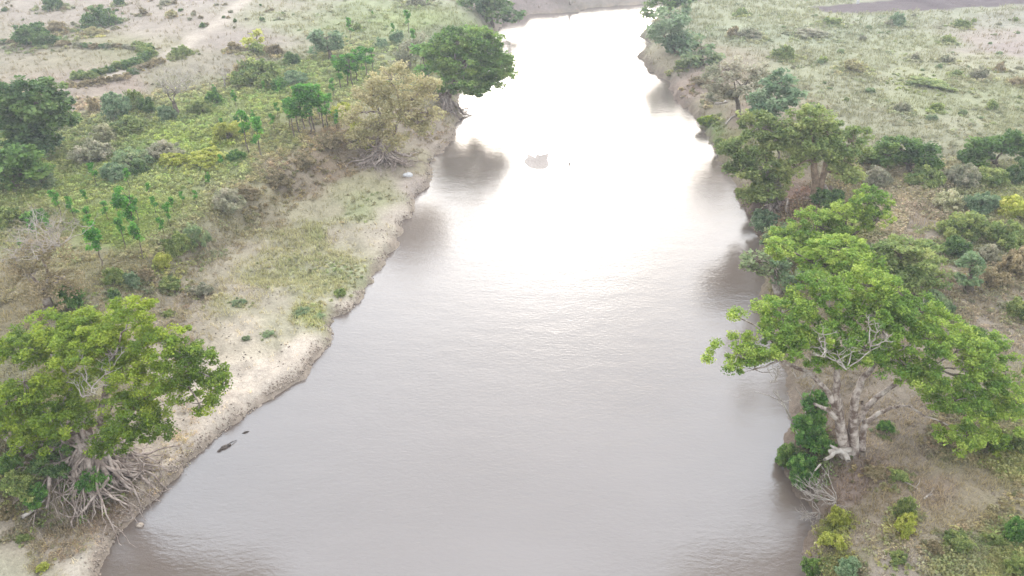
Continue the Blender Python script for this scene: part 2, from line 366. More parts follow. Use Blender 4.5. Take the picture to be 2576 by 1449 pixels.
# colour control points: (px, py, colour)
CP = [(60,30,(196,186,170)),(200,20,(192,180,166)),(350,40,(192,180,166)),(500,40,(196,184,174)),(150,70,(192,180,166)),(330,90,(192,180,166)),(480,90,(196,184,170)),
 (60,140,(186,176,156)),(200,150,(184,176,150)),(330,150,(180,176,142)),(280,230,(186,170,156)),(220,260,(186,172,156)),(600,130,(190,178,166)),(560,180,(180,172,152)),
 (700,50,(192,186,164)),(800,40,(188,188,160)),(720,90,(190,190,158)),(950,60,(182,190,148)),(1000,90,(180,192,136)),(900,100,(182,190,144)),(1080,30,(186,186,160)),
 (650,20,(190,180,168)),(820,210,(164,176,118)),(450,230,(170,166,138)),(560,300,(164,178,118)),(640,280,(168,180,116)),(500,380,(168,184,106)),(360,420,(150,170,110)),
 (220,400,(146,156,108)),(160,480,(166,178,112)),(60,520,(168,176,118)),(420,460,(176,186,128)),(560,460,(170,178,126)),(240,520,(172,182,122)),(330,560,(158,178,98)),
 (300,610,(160,180,98)),(430,520,(168,178,118)),(120,600,(160,158,122)),(300,690,(166,160,128)),(40,760,(158,148,120)),(520,640,(184,174,152)),(480,720,(188,176,158)),
 (620,600,(190,180,158)),(650,520,(178,168,142)),(740,450,(178,164,142)),(800,410,(176,158,136)),(900,440,(190,184,150)),(930,470,(190,190,150)),(820,500,(192,184,156)),
 (820,380,(168,152,126)),(700,380,(158,160,112)),(850,560,(200,190,168)),(740,640,(188,188,152)),(700,560,(184,180,146)),(810,560,(188,190,150)),(650,680,(188,186,150)),(880,500,(186,190,146)),(560,730,(188,184,152)),(820,680,(198,198,162)),(700,800,(206,200,174)),(660,610,(186,182,150)),(860,660,(186,188,150)),(1010,510,(226,212,196)),
 (960,560,(224,212,192)),(1060,440,(206,192,180)),(1080,370,(200,190,162)),(1120,340,(196,182,166)),(900,720,(236,222,206)),(780,760,(196,198,152)),(700,740,(202,194,172)),
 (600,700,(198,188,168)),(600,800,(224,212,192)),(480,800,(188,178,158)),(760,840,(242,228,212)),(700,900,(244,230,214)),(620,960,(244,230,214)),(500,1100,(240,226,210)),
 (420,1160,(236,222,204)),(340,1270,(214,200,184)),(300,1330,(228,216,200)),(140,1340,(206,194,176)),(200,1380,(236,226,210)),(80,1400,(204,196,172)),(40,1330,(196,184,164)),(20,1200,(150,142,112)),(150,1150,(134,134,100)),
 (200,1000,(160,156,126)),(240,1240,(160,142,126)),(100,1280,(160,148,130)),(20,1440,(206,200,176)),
 (1350,10,(186,172,166)),(1500,5,(180,170,160)),(1290,30,(178,166,158)),(1150,120,(160,168,130)),
 (1800,30,(180,184,152)),(1900,50,(181,185,150)),(2050,60,(184,187,152)),(2200,60,(184,188,160)),(2400,40,(186,188,162)),(2550,60,(186,184,166)),(1900,90,(180,186,156)),
 (2100,100,(182,188,158)),(2300,120,(186,190,156)),(2500,110,(194,182,170)),(2560,130,(190,176,168)),(2450,180,(194,192,162)),(2150,170,(183,186,152)),(2350,200,(186,188,152)),
 (2100,230,(184,185,154)),(2300,280,(184,188,150)),(2500,260,(184,188,150)),(2200,310,(182,182,154)),(2400,340,(184,184,154)),(2040,200,(184,186,152)),(2560,330,(181,184,146)),
 (1720,150,(184,174,150)),(1700,180,(166,152,138)),(1740,200,(178,160,146)),(1760,300,(150,172,104)),(1790,260,(176,166,142)),(1820,340,(156,152,112)),(1880,290,(176,160,142)),
 (2000,500,(150,124,112)),(2100,480,(150,140,114)),(2260,500,(180,168,150)),(2280,560,(186,172,156)),(2320,620,(182,170,152)),(2450,760,(176,164,146)),(2550,820,(186,174,158)),
 (2400,820,(180,168,150)),(2500,500,(150,152,112)),(2450,620,(152,150,118)),(2100,600,(150,152,100)),(2000,650,(164,158,122)),(2560,1000,(168,162,136)),
 (2200,1100,(188,174,158)),(2120,1100,(150,134,120)),(2300,1150,(166,154,138)),(2400,1150,(164,158,126)),(2550,1180,(172,174,122)),(2450,1230,(178,166,142)),(2350,1250,(174,158,140)),
 (2150,1210,(166,146,134)),(2200,1260,(172,158,136)),(2180,1330,(184,172,156)),(2300,1350,(186,174,152)),(2420,1310,(180,168,144)),(2500,1300,(176,166,136)),(2400,1400,(166,168,130)),
 (2250,1430,(190,178,164)),(2550,1400,(174,176,124)),(2100,1400,(158,158,110)),(2040,1340,(180,166,156)),(2060,1290,(150,136,122)),(2000,1150,(120,110,96)),(2100,1300,(150,156,92))]
cpw = []; cpc = []
for px, py, c in CP:
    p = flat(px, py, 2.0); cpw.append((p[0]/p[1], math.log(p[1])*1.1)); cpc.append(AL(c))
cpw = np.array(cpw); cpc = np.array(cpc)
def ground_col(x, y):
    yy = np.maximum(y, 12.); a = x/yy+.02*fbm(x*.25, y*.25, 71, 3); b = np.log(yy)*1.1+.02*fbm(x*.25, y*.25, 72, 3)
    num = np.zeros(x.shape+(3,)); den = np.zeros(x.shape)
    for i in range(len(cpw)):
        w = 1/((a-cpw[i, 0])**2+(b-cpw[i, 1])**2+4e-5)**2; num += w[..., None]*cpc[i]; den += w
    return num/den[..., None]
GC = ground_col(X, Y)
# dirt track, ploughed field, and dirt patches laid into the ground colour
def blend(mask, col):
    global GC
    GC = GC*(1-mask[..., None])+AL(col)*mask[..., None]
TRK = np.array([flat(px, py, 3) for px, py in [(640,8),(612,40),(560,76),(500,106),(440,140),(370,172),(280,192),(190,222)]])
dt, _ = seg_dist(X, Y, TRK, False); blend(.85*(1-sstep(.6, 2.0, dt+.8*fbm(X*.4, Y*.4, 81))), (224, 211, 196))
for yo in (-.1,):
    TR2 = np.array([flat(px, py, 3) for px, py in [(300,70),(330,90),(390,110),(420,150)]]); dt, _ = seg_dist(X, Y, TR2, False); blend(.4*(1-sstep(.4, 2.6, dt)), (210, 198, 184))
FLD = np.array([flat(px, py, 3) for px, py in [(2035,12),(2110,9),(2180,2),(2300,-8),(3200,-40),(3300,5),(2576,16),(2350,25),(2170,33),(2075,26)]])
df, _ = seg_dist(X, Y, FLD); df = np.where(inside(X, Y, FLD), df, -df); blend(sstep(-.6, .8, df+1.2*fbm(X*.3, Y*.3, 91)), (118, 104, 106))
# wet rim and crumbly edge along the water, and open patches in the grass
dr, idr = seg_dist(X, Y, POLY); dr = np.where(inside(X, Y, POLY), -dr, dr)
blend(.8*(1-sstep(.05, .45, dr+.25*fbm(X*1.5, Y*1.5, 95)))*(idr < NL), (186, 170, 154)); blend(.75*(1-sstep(.1, 1.0, dr+.5*fbm(X*1.5, Y*1.5, 95)))*(idr >= NL), (146, 130, 118))
pt = sstep(.12, .45, fbm(X*.45, Y*.6, 97, 4)); lush = sstep(0, .05, GC[..., 1]-GC[..., 0]/WB[0])
GC = GC*(1+.12*fbm(X*.7, Y*.9, 98, 4)[..., None]); blend(.28*pt*(1-lush)*(Y < 60), (190, 176, 160))
rw = np.arange(nr_-1)[:, None]*nc_; cl = np.arange(nc_-1)[None, :]
F = np.stack([rw+cl, rw+cl+1, rw+cl+nc_+1, rw+cl+nc_], -1).reshape(-1, 4)
V = np.stack([X, Y, Z], -1).reshape(-1, 3)
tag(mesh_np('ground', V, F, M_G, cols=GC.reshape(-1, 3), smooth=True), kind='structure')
wv = [(-4000, -280, 0), (4000, -280, 0), (4000, 600, 0), (-4000, 600, 0)]
tag(mesh_np('water', wv, [(0, 1, 2, 3)], M_W), kind='structure')
# low mud bar breaking the water surface mid river
def patch(name, outline, z, mat, kind='structure', col=None):
    P = np.array([flat(*p) for p in outline]); c = P.mean(0); n = len(P)
    Q = []; 
    for i in range(n):
        a = P[i]; b = P[(i+1) % n]
        for t in (0, .33, .66): Q.append(a+(b-a)*t+RNG.normal(0, .07, 2))
    Q = np.array(Q); n = len(Q); rings = []
    for k, s in enumerate((1.0, .9, .6, .25)): rings.append(np.column_stack([c+(Q-c)*s, np.full(n, -.05 if k == 0 else z*(.6+.4*k/3))+(0 if k == 0 else 1)*RNG.uniform(-.02, .02, n)]))
    V = np.concatenate(rings); i = np.arange(3)[:, None]*n; j = np.arange(n)[None, :]; jn = (j+1) % n
    F = np.stack([i+j, i+jn, i+n+jn, i+n+j], -1).reshape(-1, 4).tolist(); V = np.concatenate([V, [[c[0], c[1], z]]])
    F = np.array(F+[[3*n+a, 3*n+(a+1) % n, 4*n, 4*n] for a in range(n)])
    me = bpy.data.meshes.new(name); me.from_pydata(V.tolist(), [], [list(dict.fromkeys(f)) for f in F.tolist()])
    at = me.color_attributes.new('Col', 'FLOAT_COLOR', 'POINT'); cc = np.ones((len(V), 4), np.float32); cc[:, :3] = AL(col); at.data.foreach_set('color', cc.ravel())
    me.materials.append(mat); o = bpy.data.objects.new(name, me); COL.objects.link(o); o['kind'] = kind; return o
patch('mud_bar', [(1322,384),(1334,390),(1346,396),(1352,386),(1362,390),(1384,384),(1379,398),(1384,412),(1377,426),(1352,428),(1332,424),(1316,412),(1318,400),(1326,396)], .025, M_G, col=(208, 198, 192))

# ------------------------------------------------------------------ big trees
ROOT1 = ground_roots(110, .12, -208, 22, 3.9, lift=.95, k=3)
tree('spreading_fig_tree', (245,1160), [(335,785,62,42,1),(170,840,120,60,1.5),(50,880,90,60,1),(250,850,95,55,1),(400,860,85,45,.5),(60,960,110,70,0),(310,930,95,55,0),(20,1010,80,60,-.5),(100,1100,70,34,-1),(230,880,90,50,.3),
   (470,900,75,45,0),(545,955,52,38,-.3),(500,1015,48,30,-.5),(430,965,80,50,-.5),(330,1030,85,48,-1),(150,1050,95,45,-1),(40,1060,80,50,-1),(380,1070,62,40,-1.2),(290,1110,62,40,-1.6),(180,960,60,40,.5)],
   'leafy', 'broad bright green tree with exposed tangled roots at the bottom left bank', leaf=.078, per=98, dens=1.0, clr=.32, trunk=.15, bark=M_B, seed=11,
   stems=[([(245,1165,0),(250,1100,0),(262,1000,0),(285,900,0)], .27, .11), ([(240,1165,0),(225,1080,0),(180,990,.3),(150,900,.8)], .2, .07), ([(250,1160,0),(300,1060,-.4),(380,990,-.5),(470,930,-.2)], .17, .06), ([(235,1160,0),(150,1080,-.4),(70,1010,-.2)], .17, .06)],
   roots=ROOT1, dead=[((230,975,-1.2), 5, 1.3, .03), ((265,940,-1), 3, 1.2, .03), ((210,1000,-1.5), 4, 1.0, .025)], gaps=.36, shell=.2)
tree('flat_topped_tree', (2142,1140), [(1855,890,70,38,0),(1900,930,80,30,-.6),(1960,860,90,48,0),(1965,785,85,40,1.2),(2060,830,100,50,.8),(2075,735,90,42,2.2),(2200,800,110,55,1.5),(2190,725,95,38,2.6),
   (2300,790,90,42,2),(2330,850,110,52,1),(2440,870,95,48,1),(2420,930,95,50,0),(2520,960,80,55,0),(2500,1040,85,48,-1),(2400,1010,85,45,-1),(2430,1100,75,32,-1.8),(2280,920,85,36,0),(2180,880,80,36,.3),(2080,900,70,30,0),(1848,790,28,10,1),(2340,960,60,36,-.6)],
   'lime', 'tall light green tree with pale forked trunk leaning over the right bank', leaf=.078, per=98, dens=.98, clr=.32, trunk=.16, bark=M_B, seed=12, gaps=.42, shell=.25,
   stems=[([(2132,1142,0),(2112,1060,0),(2104,980,0),(2106,900,0)], .3, .13), ([(2150,1145,-.1),(2146,1070,0),(2150,1000,.1),(2178,940,.3),(2230,880,.6)], .28, .1),
          ([(2116,1050,0),(2085,985,0),(2040,940,0),(1960,905,0)], .17, .07), ([(2168,1120,0),(2172,1070,.3),(2210,1040,.3),(2262,1018,.4)], .2, .06), ([(2120,1060,-.1),(2085,1030,-.2),(2048,1018,-.2)], .15, .07),
          ([(2140,1080,.1),(2190,1010,.4),(2260,960,.6),(2340,930,.8)], .18, .08),([(2160,1140,.2),(2176,1080,.3),(2170,1010,.3)], .18, .08)],
   dead=[((2130,930,-1), 6, 1.6, .045), ((2075,880,-1), 3, 1.2, .04), ((2190,870,-.6), 3, 1.2, .04),((2020,950,-.3),5,1.2,.03),((1950,960,0),5,1.2,.025)])
tree('bright_crowned_tree', (2130,760), [(2110,630,85,32,0),(2060,660,70,30,0),(2160,670,80,34,0),(1960,625,42,30,0)], 'lime', 'bright lime crown rising just behind the tall pale trunked tree', leaf=.11, per=60, dens=1, clr=.33, seed=13)
tree('young_fig_tree', (2150,640), [(2190,505,50,36,0),(2050,565,70,36,0),(2130,545,60,40,0),(2210,555,48,30,0),(1980,600,55,26,0),(2100,600,80,28,0),(2010,620,60,26,-.5)], 'lime', 'yellow green tree with ragged crown below the buttressed trunk on right bank', leaf=.12, per=60, clr=.36, seed=14, gaps=.3)
tree('overhanging_bank_tree', (1960,740), [(1905,655,38,20,0),(1950,680,50,26,0),(2000,700,60,30,0),(1880,668,18,8,0)], 'haze', 'low sparse grey green tree reaching over brown water right of mid river', leaf=.2, per=30, clr=.5, dens=.8, seed=15, bark=M_B)
tree('dense_bank_tree', (1936,530), [(1905,320,66,36,1),(1870,380,52,36,0),(1950,350,50,46,.6),(1860,430,46,30,-.6),(1925,420,60,44,0),(1910,480,56,32,-.8),(1960,460,40,40,0)], 'olive', 'dense olive green tree with dark lower leaves at water edge beside the bend', leaf=.18, per=80, clr=.6, dens=1.2, seed=16, bark=M_B,
   roots=ground_roots(22, .12, -170, 20, 2.6, lift=.9, k=1), stems=[([(1942,535,0),(1938,490,-.5),(1930,430,0)], .3, .15), ([(1940,535,0),(1960,480,0),(1965,420,0)], .22, .12)])
tree('buttressed_tree', (2058,505), [(2040,300,58,32,.8),(2080,330,44,34,.8),(2010,350,46,40,.4),(2060,370,60,38,0),(2110,390,50,42,0),(2150,360,55,32,.5),(2130,440,44,30,-.5),(2000,420,34,30,0)], 'olive', 'yellowish green tree on a thick buttressed brown trunk on the right bank', leaf=.18, per=80, clr=.6, dens=1.2, seed=17,
   stems=[([(2050,508,0),(2052,460,0),(2046,400,0)], .42, .25), ([(2068,508,0),(2066,460,0),(2080,400,0)], .36, .2)], bark=mat_wood('tan_bark', (196,170,142), (150,124,100)), roots=ground_roots(14, .16, -180, 10, 1.8, lift=1.0, k=1), gaps=.2)
tree('blue_green_tree', (1945,318), [(1945,255,62,30,0),(1985,240,32,26,0),(1960,205,40,26,.8),(1925,282,44,22,-.4)], 'blue', 'soft blue green rounded tree above the dense olive bank tree', leaf=.26, per=60, clr=.8, dens=1.2, seed=18)
tree('pale_thinning_tree', (1860,290), [(1840,175,46,24,0),(1865,215,46,30,0),(1800,200,42,26,0),(1905,180,32,22,0),(1815,235,34,24,0)], 'grey', 'pale thinning grey tree with reddish trunk on far right bank', leaf=.22, per=50, clr=.8, dens=1.1, seed=19, trunk=.28, shell=.25)
tree('yellow_green_tree', (1765,165), [(1765,120,34,26,0),(1745,145,34,20,0),(1790,145,28,22,0)], 'haze', 'soft yellow green tree between pale thinning tree and bushy bend tree', leaf=.4, per=30, clr=1.0, seed=20)
tree('bend_tree', (1695,130), [(1690,50,50,28,0),(1670,90,40,26,0),(1720,90,40,28,0),(1700,115,44,18,-1)], 'blue', 'bushy blue green tree standing on the right point of the river bend', leaf=.34, per=60, clr=1.1, dens=1.2, seed=21)
tree('far_point_tree', (1690,45), [(1670,10,44,14,0),(1720,5,36,18,0),(1625,35,22,8,0),(1690,-20,44,18,0)], 'dark', 'dark tree cut by the top edge at the river bend', leaf=.5, per=40, clr=1.3, seed=22)
tree('river_edge_tree', (1122,262), [(1150,100,62,36,0),(1210,105,48,36,0),(1110,140,50,40,0),(1175,160,66,44,-.5),(1150,205,60,34,-1),(1225,180,44,34,-.5),(1262,170,36,32,-.3),(1200,225,34,20,-1),(1240,215,24,18,-.6)], 'forest', 'large rounded green tree leaning over the river on knotted roots', leaf=.24, per=80, clr=.75, dens=1.35, seed=23, bark=M_B, trunk=.4,
   stems=[([(1120,300,-2),(1122,262,0),(1132,230,0),(1150,190,0)], .55, .25), ([(1116,262,0),(1108,235,0),(1120,190,0)], .35, .2)], roots=ground_roots(34, .17, -150, 10, 4.2, lift=1.0, k=2), gaps=.15)
tree('river_head_tree', (1240,66), [(1200,15,46,24,0),(1250,20,48,26,0),(1225,-10,50,20,0),(1285,40,26,12,0),(1190,40,30,16,0)], 'dark', 'dark green tree at top edge left of the river head', leaf=.48, per=44, clr=1.2, seed=24)
tree('far_bank_tree', (1436,14), [(1440,-50,34,26,0),(1462,-40,26,22,0),(1420,-36,22,20,0)], 'dark', 'faint trunk of a tall tree standing on the far bank at top edge', leaf=.5, per=30, clr=1.2, seed=40, bark=M_B, stems=[([(1436,14,0),(1434,-10,0),(1438,-45,0)], .3, .15)])
tree('straw_coloured_tree', (962,405), [(985,200,60,40,0),(940,240,50,44,0),(1040,250,46,40,0),(990,290,70,40,-.4),(930,320,50,28,-.6),(1050,310,44,26,-.4),(900,350,34,22,-.8),(990,350,46,22,-1),(885,290,30,30,.4),(1075,215,30,30,.3),(1085,290,26,24,0)], 'straw', 'feathery straw coloured tree with thin bare twigs on the left bank', leaf=.16, per=60, clr=.7, dens=1.3, seed=25, shell=.2, bark=M_B,
   stems=[([(962,440,-1.2),(958,400,0),(950,340,0),(955,280,0)], .36, .14), ([(970,410,0),(990,340,0),(1010,280,0)], .22, .1)], roots=ground_roots(50, .15, -200, 30, 5.0, lift=1.1, k=2), gaps=.1)
tree('round_dark_tree', (105,396), [(85,255,92,56,0),(50,300,74,56,0),(120,300,66,56,0),(70,350,70,40,-.8),(110,360,50,30,-.6),(20,260,50,46,0)], 'dark', 'tall round dark green tree at the left edge', leaf=.26, per=60, clr=.7, dens=1.25, seed=26)
tree('broad_bushy_tree', (40,478), [(30,400,64,44,0),(70,430,52,34,0),(0,440,50,40,0)], 'forest', 'rounded mid green bush tree below the dark round tree', leaf=.26, per=50, clr=.65, dens=1.2, seed=27)
tree('half_bare_tree', (120,775), [(110,640,90,46,0),(60,680,60,42,0),(160,700,56,42,0),(110,730,76,36,-.6)], 'brown', 'half bare brown tree with a haze of grey twigs at left', leaf=.10, per=44, clr=.5, dens=1.0, seed=28, shell=.1, bark=M_B,
   dead=[((120,640,0), 12, 2.6, .035), ((80,690,0), 8, 1.8, .03), ((150,620,0), 9, 2.2, .03), ((60,640,0), 8, 2., .03)])
tree('leafless_tree', (447,288), [(440,232,40,22,0),(410,215,26,16,0)], 'grey', 'dark trunked leafless tree beside blue green bushes on the left', leaf=.16, per=6, clr=.7, dens=.6, seed=29, shell=.3, trunk=.26,
   dead=[((445,235,0), 12, 3.4, .05), ((420,235,0), 7, 2.4, .045), ((470,225,0), 6, 2.4, .04)])
tree('wispy_grey_tree', (1030,170), [(1025,130,34,26,0),(1000,150,26,20,0),(1050,110,24,22,0)], 'grey', 'wispy grey tree behind the left of the large rounded river tree', leaf=.25, per=50, clr=.9, seed=30, dens=1.1)
tree('shaded_riverside_tree', (1075,200), [(1062,140,26,34,0),(1075,175,28,22,0)], 'green', 'narrow deep green tree tucked against left of the river tree', leaf=.36, per=36, clr=.9, seed=31)
tree('hedge_tree', (835,148), [(820,95,38,22,0),(838,120,30,22,0),(800,110,24,18,0)], 'blue', 'rounded grey green tree on the meadow edge top centre left', leaf=.4, per=40, clr=1.0, seed=32)
tree('small_flat_crown_tree', (645,118), [(646,84,22,8,0),(638,105,24,9,0)], 'yellow', 'small yellow green flat crowned tree beside dirt track top left', leaf=.4, per=24, clr=.9, seed=33)
tree('dark_spreading_tree', (2290,440), [(2260,365,46,28,0),(2310,385,50,30,0),(2230,390,34,28,0),(2330,410,36,20,0)], 'forest', 'dark green spreading tree where plain meets the thicket', leaf=.2, per=80, clr=.65, dens=1.4, seed=34)
tree('glossy_green_tree', (2510,425), [(2480,375,50,26,0),(2540,370,52,30,0),(2450,400,40,20,0)], 'forest', 'glossy bright green tree at the right edge above the thicket', leaf=.2, per=80, clr=.65, dens=1.4, seed=35)
tree('grey_green_thicket_tree', (2290,740), [(2260,640,64,40,0),(2320,640,60,44,0),(2290,690,74,34,-.5),(2350,700,46,30,0)], 'olive', 'broad grey green tree behind the flat topped tree crown', leaf=.14, per=80, clr=.5, dens=1.1, seed=36)
tree('small_thicket_tree', (2440,735), [(2440,660,36,26,0),(2435,700,34,22,0)], 'haze', 'small pale green tree with dark foot beside the bare sandy path', leaf=.2, per=36, clr=.5, seed=37)
tree('vine_covered_tree', (2040,1120), [(2048,1020,26,40,0),(2035,1070,34,32,-.2)], 'green', 'deep green vine covered tree left of the pale forked trunk', leaf=.13, per=46, clr=.32, seed=38, dens=1.3)

# bare saplings and dead wood
def bare(name, base, stems, label, cat, mat=None, seed=1, sprays=()):
    rng = np.random.default_rng(seed); b = hit(*base); T = Tubes()
    for pts, r0, r1 in stems:
        P = np.array([aty(px, py, b[1]+dy) for px, py, dy in pts]); t = np.linspace(0, 1, len(P)); tt = np.linspace(0, 1, 12)
        Q = np.stack([np.interp(tt, t, P[:, i]) for i in range(3)], 1); Q[1:-1] = (Q[:-2]+2*Q[1:-1]+Q[2:])/4; T.tube(Q, np.linspace(r0, r1, 12), 7)
    for (px, py, dy), n, ln, r0, up, fw in sprays: spray(T, aty(px, py, b[1]+dy), n, ln, r0, rng, up, fwd=fw)
    o = T.build(name, mat or M_D, None, b); return tag(o, label, cat)
bare('bare_sapling', (2020,1112), [([(2020,1112,0),(1992,1060,0),(1968,1010,0),(1945,985,0)], .1, .03), ([(2022,1110,0),(2027,1060,0),(2030,1010,0),(2048,970,0)], .1, .035), ([(2027,1030,0),(2018,1000,0),(2000,975,0)], .05, .02), ([(1968,1010,0),(1935,995,0),(1900,985,.2)], .03, .012)],
     'bare pale sapling with two white stems above the water at right', 'sapling', seed=5, sprays=[((1970,1010,0), 3, .8, .02, .3, None), ((2045,975,0), 3, .9, .02, .5, None)])
bare('dead_tree', (566,222), [([(566,222,0),(565,205,0),(560,190,0),(548,178,0)], .14, .04), ([(565,205,0),(568,192,0),(566,180,0)], .09, .04)], 'small bleached dead tree with forked top on left bank', 'dead tree', seed=6, sprays=[((562,188,0), 4, 1.2, .03, .6, None)])
bare('fallen_log', (2125,1165), [([(2085,1138,.1),(2110,1134,0),(2140,1132,0)], .16, .17), ([(2100,1134,0),(2092,1148,-.2),(2074,1156,-.5)], .13, .08), ([(2118,1134,0),(2130,1148,-.3),(2134,1160,-.6)], .17, .13), ([(2105,1130,0),(2088,1120,.1)], .1, .05), ([(2064,1168,-.5),(2050,1184,-.9)], .06, .03)], 'bleached broken log lying at the foot of the pale forked trunk', 'log')
def brush(name, base, n, ln, r0, label, fwd, cat='dead bush', seed=1, up=.35, mat=None, depth=2):
    rng = np.random.default_rng(seed); b = hit(*base); b[2] += .4*(depth == 1); T = Tubes(); spray(T, b, n, ln, r0, rng, up, fwd=fwd, depth=depth)
    return tag(T.build(name, mat or M_D, None, b), label, cat)
brush('fallen_dead_bush', (2105,1262), 16, 1.5, .03, 'tangle of dry pale branches fallen towards the water below dark vines', (-.9, .1, .1), seed=7, up=.3)
brush('dead_brushwood', (2062,1290), 14, 1.0, .025, 'grey dead brushwood hanging over the brown shallows at lower right', (-.6, -.3, -.1), seed=8, up=.1)
brush('bleached_branches', (60,1140), 7, 2.0, .09, 'bleached crooked branches in the undergrowth at the left edge', (.3, -.2, .1), seed=9, up=.2, depth=1, cat='dead branch')
brush('bleached_branches', (75,1090), 5, 1.7, .08, 'topmost cluster of white crooked branches under the left tree crown', (.2, .2, .2), seed=10, up=.3, depth=1, cat='dead branch')
def lying(name, pts, r0, r1, label, cat, mat=None, lift=.06, seed=1):
    rng = np.random.default_rng(seed); P = [hit(*p) for p in pts]; P = np.array(P); t = np.linspace(0, 1, len(P)); tt = np.linspace(0, 1, 10)
    Q = np.stack([np.interp(tt, t, P[:, i]) for i in range(3)], 1); Q[:, 2] += lift; Q += rng.normal(0, .03, Q.shape); T = Tubes(); T.tube(Q, np.linspace(r0, r1, 10), 7)
    e = Q[6]; T.tube([e, e+[.25, .2, .12], e+[.4, .45, .2]], [r1*1.1, r1*.8, r1*.3], 5)
    return tag(T.build(name, mat or M_D, None, Q[0]), label, cat)
lying('fallen_branch', [(60,1312),(78,1306),(100,1282),(112,1250)], .11, .05, 'long curved bleached branch at the foot of the tangled roots', 'branch', lift=.25)
lying('fallen_branch', [(2272,1216),(2296,1226),(2315,1238)], .035, .02, 'thin pale stick lying on brown soil at lower right', 'branch')
lying('fallen_branch', [(2325,1260),(2332,1250),(2345,1246)], .045, .02, 'short bleached stick right of the thin pale stick', 'branch')
lying('fallen_branch', [(1800,262),(1815,262),(1830,258)], .22, .14, 'pale fallen trunk on the far right bank below thinning tree', 'log')
lying('fallen_branch', [(1825,316),(1838,300),(1850,292)], .12, .06, 'bleached crooked branch above the dense olive bank tree', 'branch')
# things in the river
def lump(name, c, r, mat, label, cat, seed, group=None, flatz=.5):
    rng = np.random.default_rng(seed); nu, nv = 12, 8; V = []; F = []
    for j in range(nv+1):
        for i in range(nu):
            th = 2*pi*i/nu; ph = pi*j/nv; d = np.array([sin(ph)*cos(th), sin(ph)*sin(th), cos(ph)])
            k = 1+.35*float(fbm(np.array([d[0]*1.7+seed]), np.array([d[1]*1.7+d[2]*2]), seed, 3)[0]); V.append(d*k*np.array(r))
    for j in range(nv):
        for i in range(nu): F.append((j*nu+i, j*nu+(i+1) % nu, (j+1)*nu+(i+1) % nu, (j+1)*nu+i))
    return V, F, mesh_np(name, V, F, mat, None, smooth=True, loc=c)
p = flat(566,1126); rt = empty('driftwood_snag', (p[0], p[1], 0), 'dark half sunk snag of wood and mud in shallows by the left bank', 'driftwood')
for k, (dx, dy, rx, ry, rz, s) in enumerate([(0,0,.42,.24,.2,1),(.3,.28,.22,.16,.16,2),(-.25,-.15,.2,.14,.13,3)]):
    o = lump('wood_lump', (dx, dy, .04), (rx, ry, rz), M_K, '', '', s)[2]; o.parent = rt; o.rotation_euler = (0, 0, .7); rt.scale = (.62, .62, .62)
T = Tubes(); T.tube([(.1,.2,.1),(.5,.6,.16),(.8,.95,.05)], [.06,.05,.02]); T.tube([(-.2,-.2,.1),(-.42,-.5,.1),(-.55,-.6,-.05)], [.09,.08,.05]); T.build('broken_branch', M_K, rt)
p = flat(618,1088); T = Tubes(); T.tube([(-.35,-.2,-.02),(-.12,-.06,.03),(.12,.06,.03),(.35,.22,-.02)], [.01,.06,.06,.01], 8); fo = tag(T.build('floating_log', M_K, None, None), 'small dark oval log floating off the sandy left bank', 'log'); fo.location = (p[0], p[1], 0); fo.scale = (.62, .62, 1)
p = flat(352,1322); o = lump('clay_lump', (p[0], p[1], .03), (.2,.16,.14), M_R, '', '', 5)[2]; tag(o, 'pale clay lump in the brown shallows at lower left', 'rock')
p = flat(1432,414); T = Tubes(); T.tube([(0,0,-.2),(.05,0,.35),(.2,0,.7)], [.12,.1,.03]); T.tube([(0,0,0),(-.25,0,.25)], [.1,.04]); tag(T.build('river_snag', M_K, None, None), 'small stick standing out of the bright river right of the mud bar', 'stick').location = (p[0], p[1], 0); bpy.data.objects['river_snag'].scale = (.6, .6, .6)
p = hit(1027,444); o = lump('white_bundle', (p[0], p[1], p[2]+.12), (.55,.38,.22), M_S, '', '', 8)[2]; tag(o, 'white bundle of cloth left on the sandy left bank', 'bundle')
p = hit(2157,10); T = Tubes(); T.tube([(0,0,0),(0,0,1.3),(0.02,0,1.7)], [.28,.24,.1], 8); tag(T.build('white_post', M_S, None, None), 'small white post standing in the dark ploughed field', 'post').location = p

def scatter(n, ymin, ymax, seed, pw=1.0):
    rng = np.random.default_rng(seed); y = ymin*(ymax/ymin)**rng.random(n); x = rng.uniform(-.95, .95, n)*(y*.78+6)
    k = (y < 60) | ((seg_dist(x, y, TRK, False)[0] > 1.7) & ~inside(x, y, FLD)); return x[k], y[k], rng
# crumbled clods along the left water edge
rng = np.random.default_rng(77); VV = []; FF = []; n0 = 0
cube = np.array([[-1,-1,-1],[1,-1,-1],[1,1,-1],[-1,1,-1],[-1,-1,1],[1,-1,1],[1,1,1],[-1,1,1]], float); cf = np.array([[0,3,2,1],[4,5,6,7],[0,1,5,4],[1,2,6,5],[2,3,7,6],[3,0,4,7]])
for i in range(2, NL-14):
    a = POLY[i]; b = POLY[i+1]; L = np.linalg.norm(b-a); nv = np.array([-(b-a)[1], (b-a)[0]])/L; dens = 40 if a[1] < 60 else 8
    for k in range(int(L*dens)):
        t = rng.random(); off = rng.uniform(-.08, .62)*rng.uniform(.3, 1); q = a+(b-a)*t+nv*off; s = rng.uniform(.012, .05)*(1+(a[1] > 60)*.5)*(1 if off < .5 else .6)
        if fbm(np.array([q[0]*.5]), np.array([q[1]*.5]), 13, 2)[0] < -.25: continue
        z = max(float(HT(q[:1], q[1:2])[0]), 0)+s*.3; c = cube*s*rng.uniform(.5, 1.4, (8, 3)); an = rng.uniform(0, pi); R = np.array([[cos(an), -sin(an), 0], [sin(an), cos(an), 0], [0, 0, 1]])
        VV.append(c@R+[q[0], q[1], z]); FF.append(cf+n0); n0 += 8
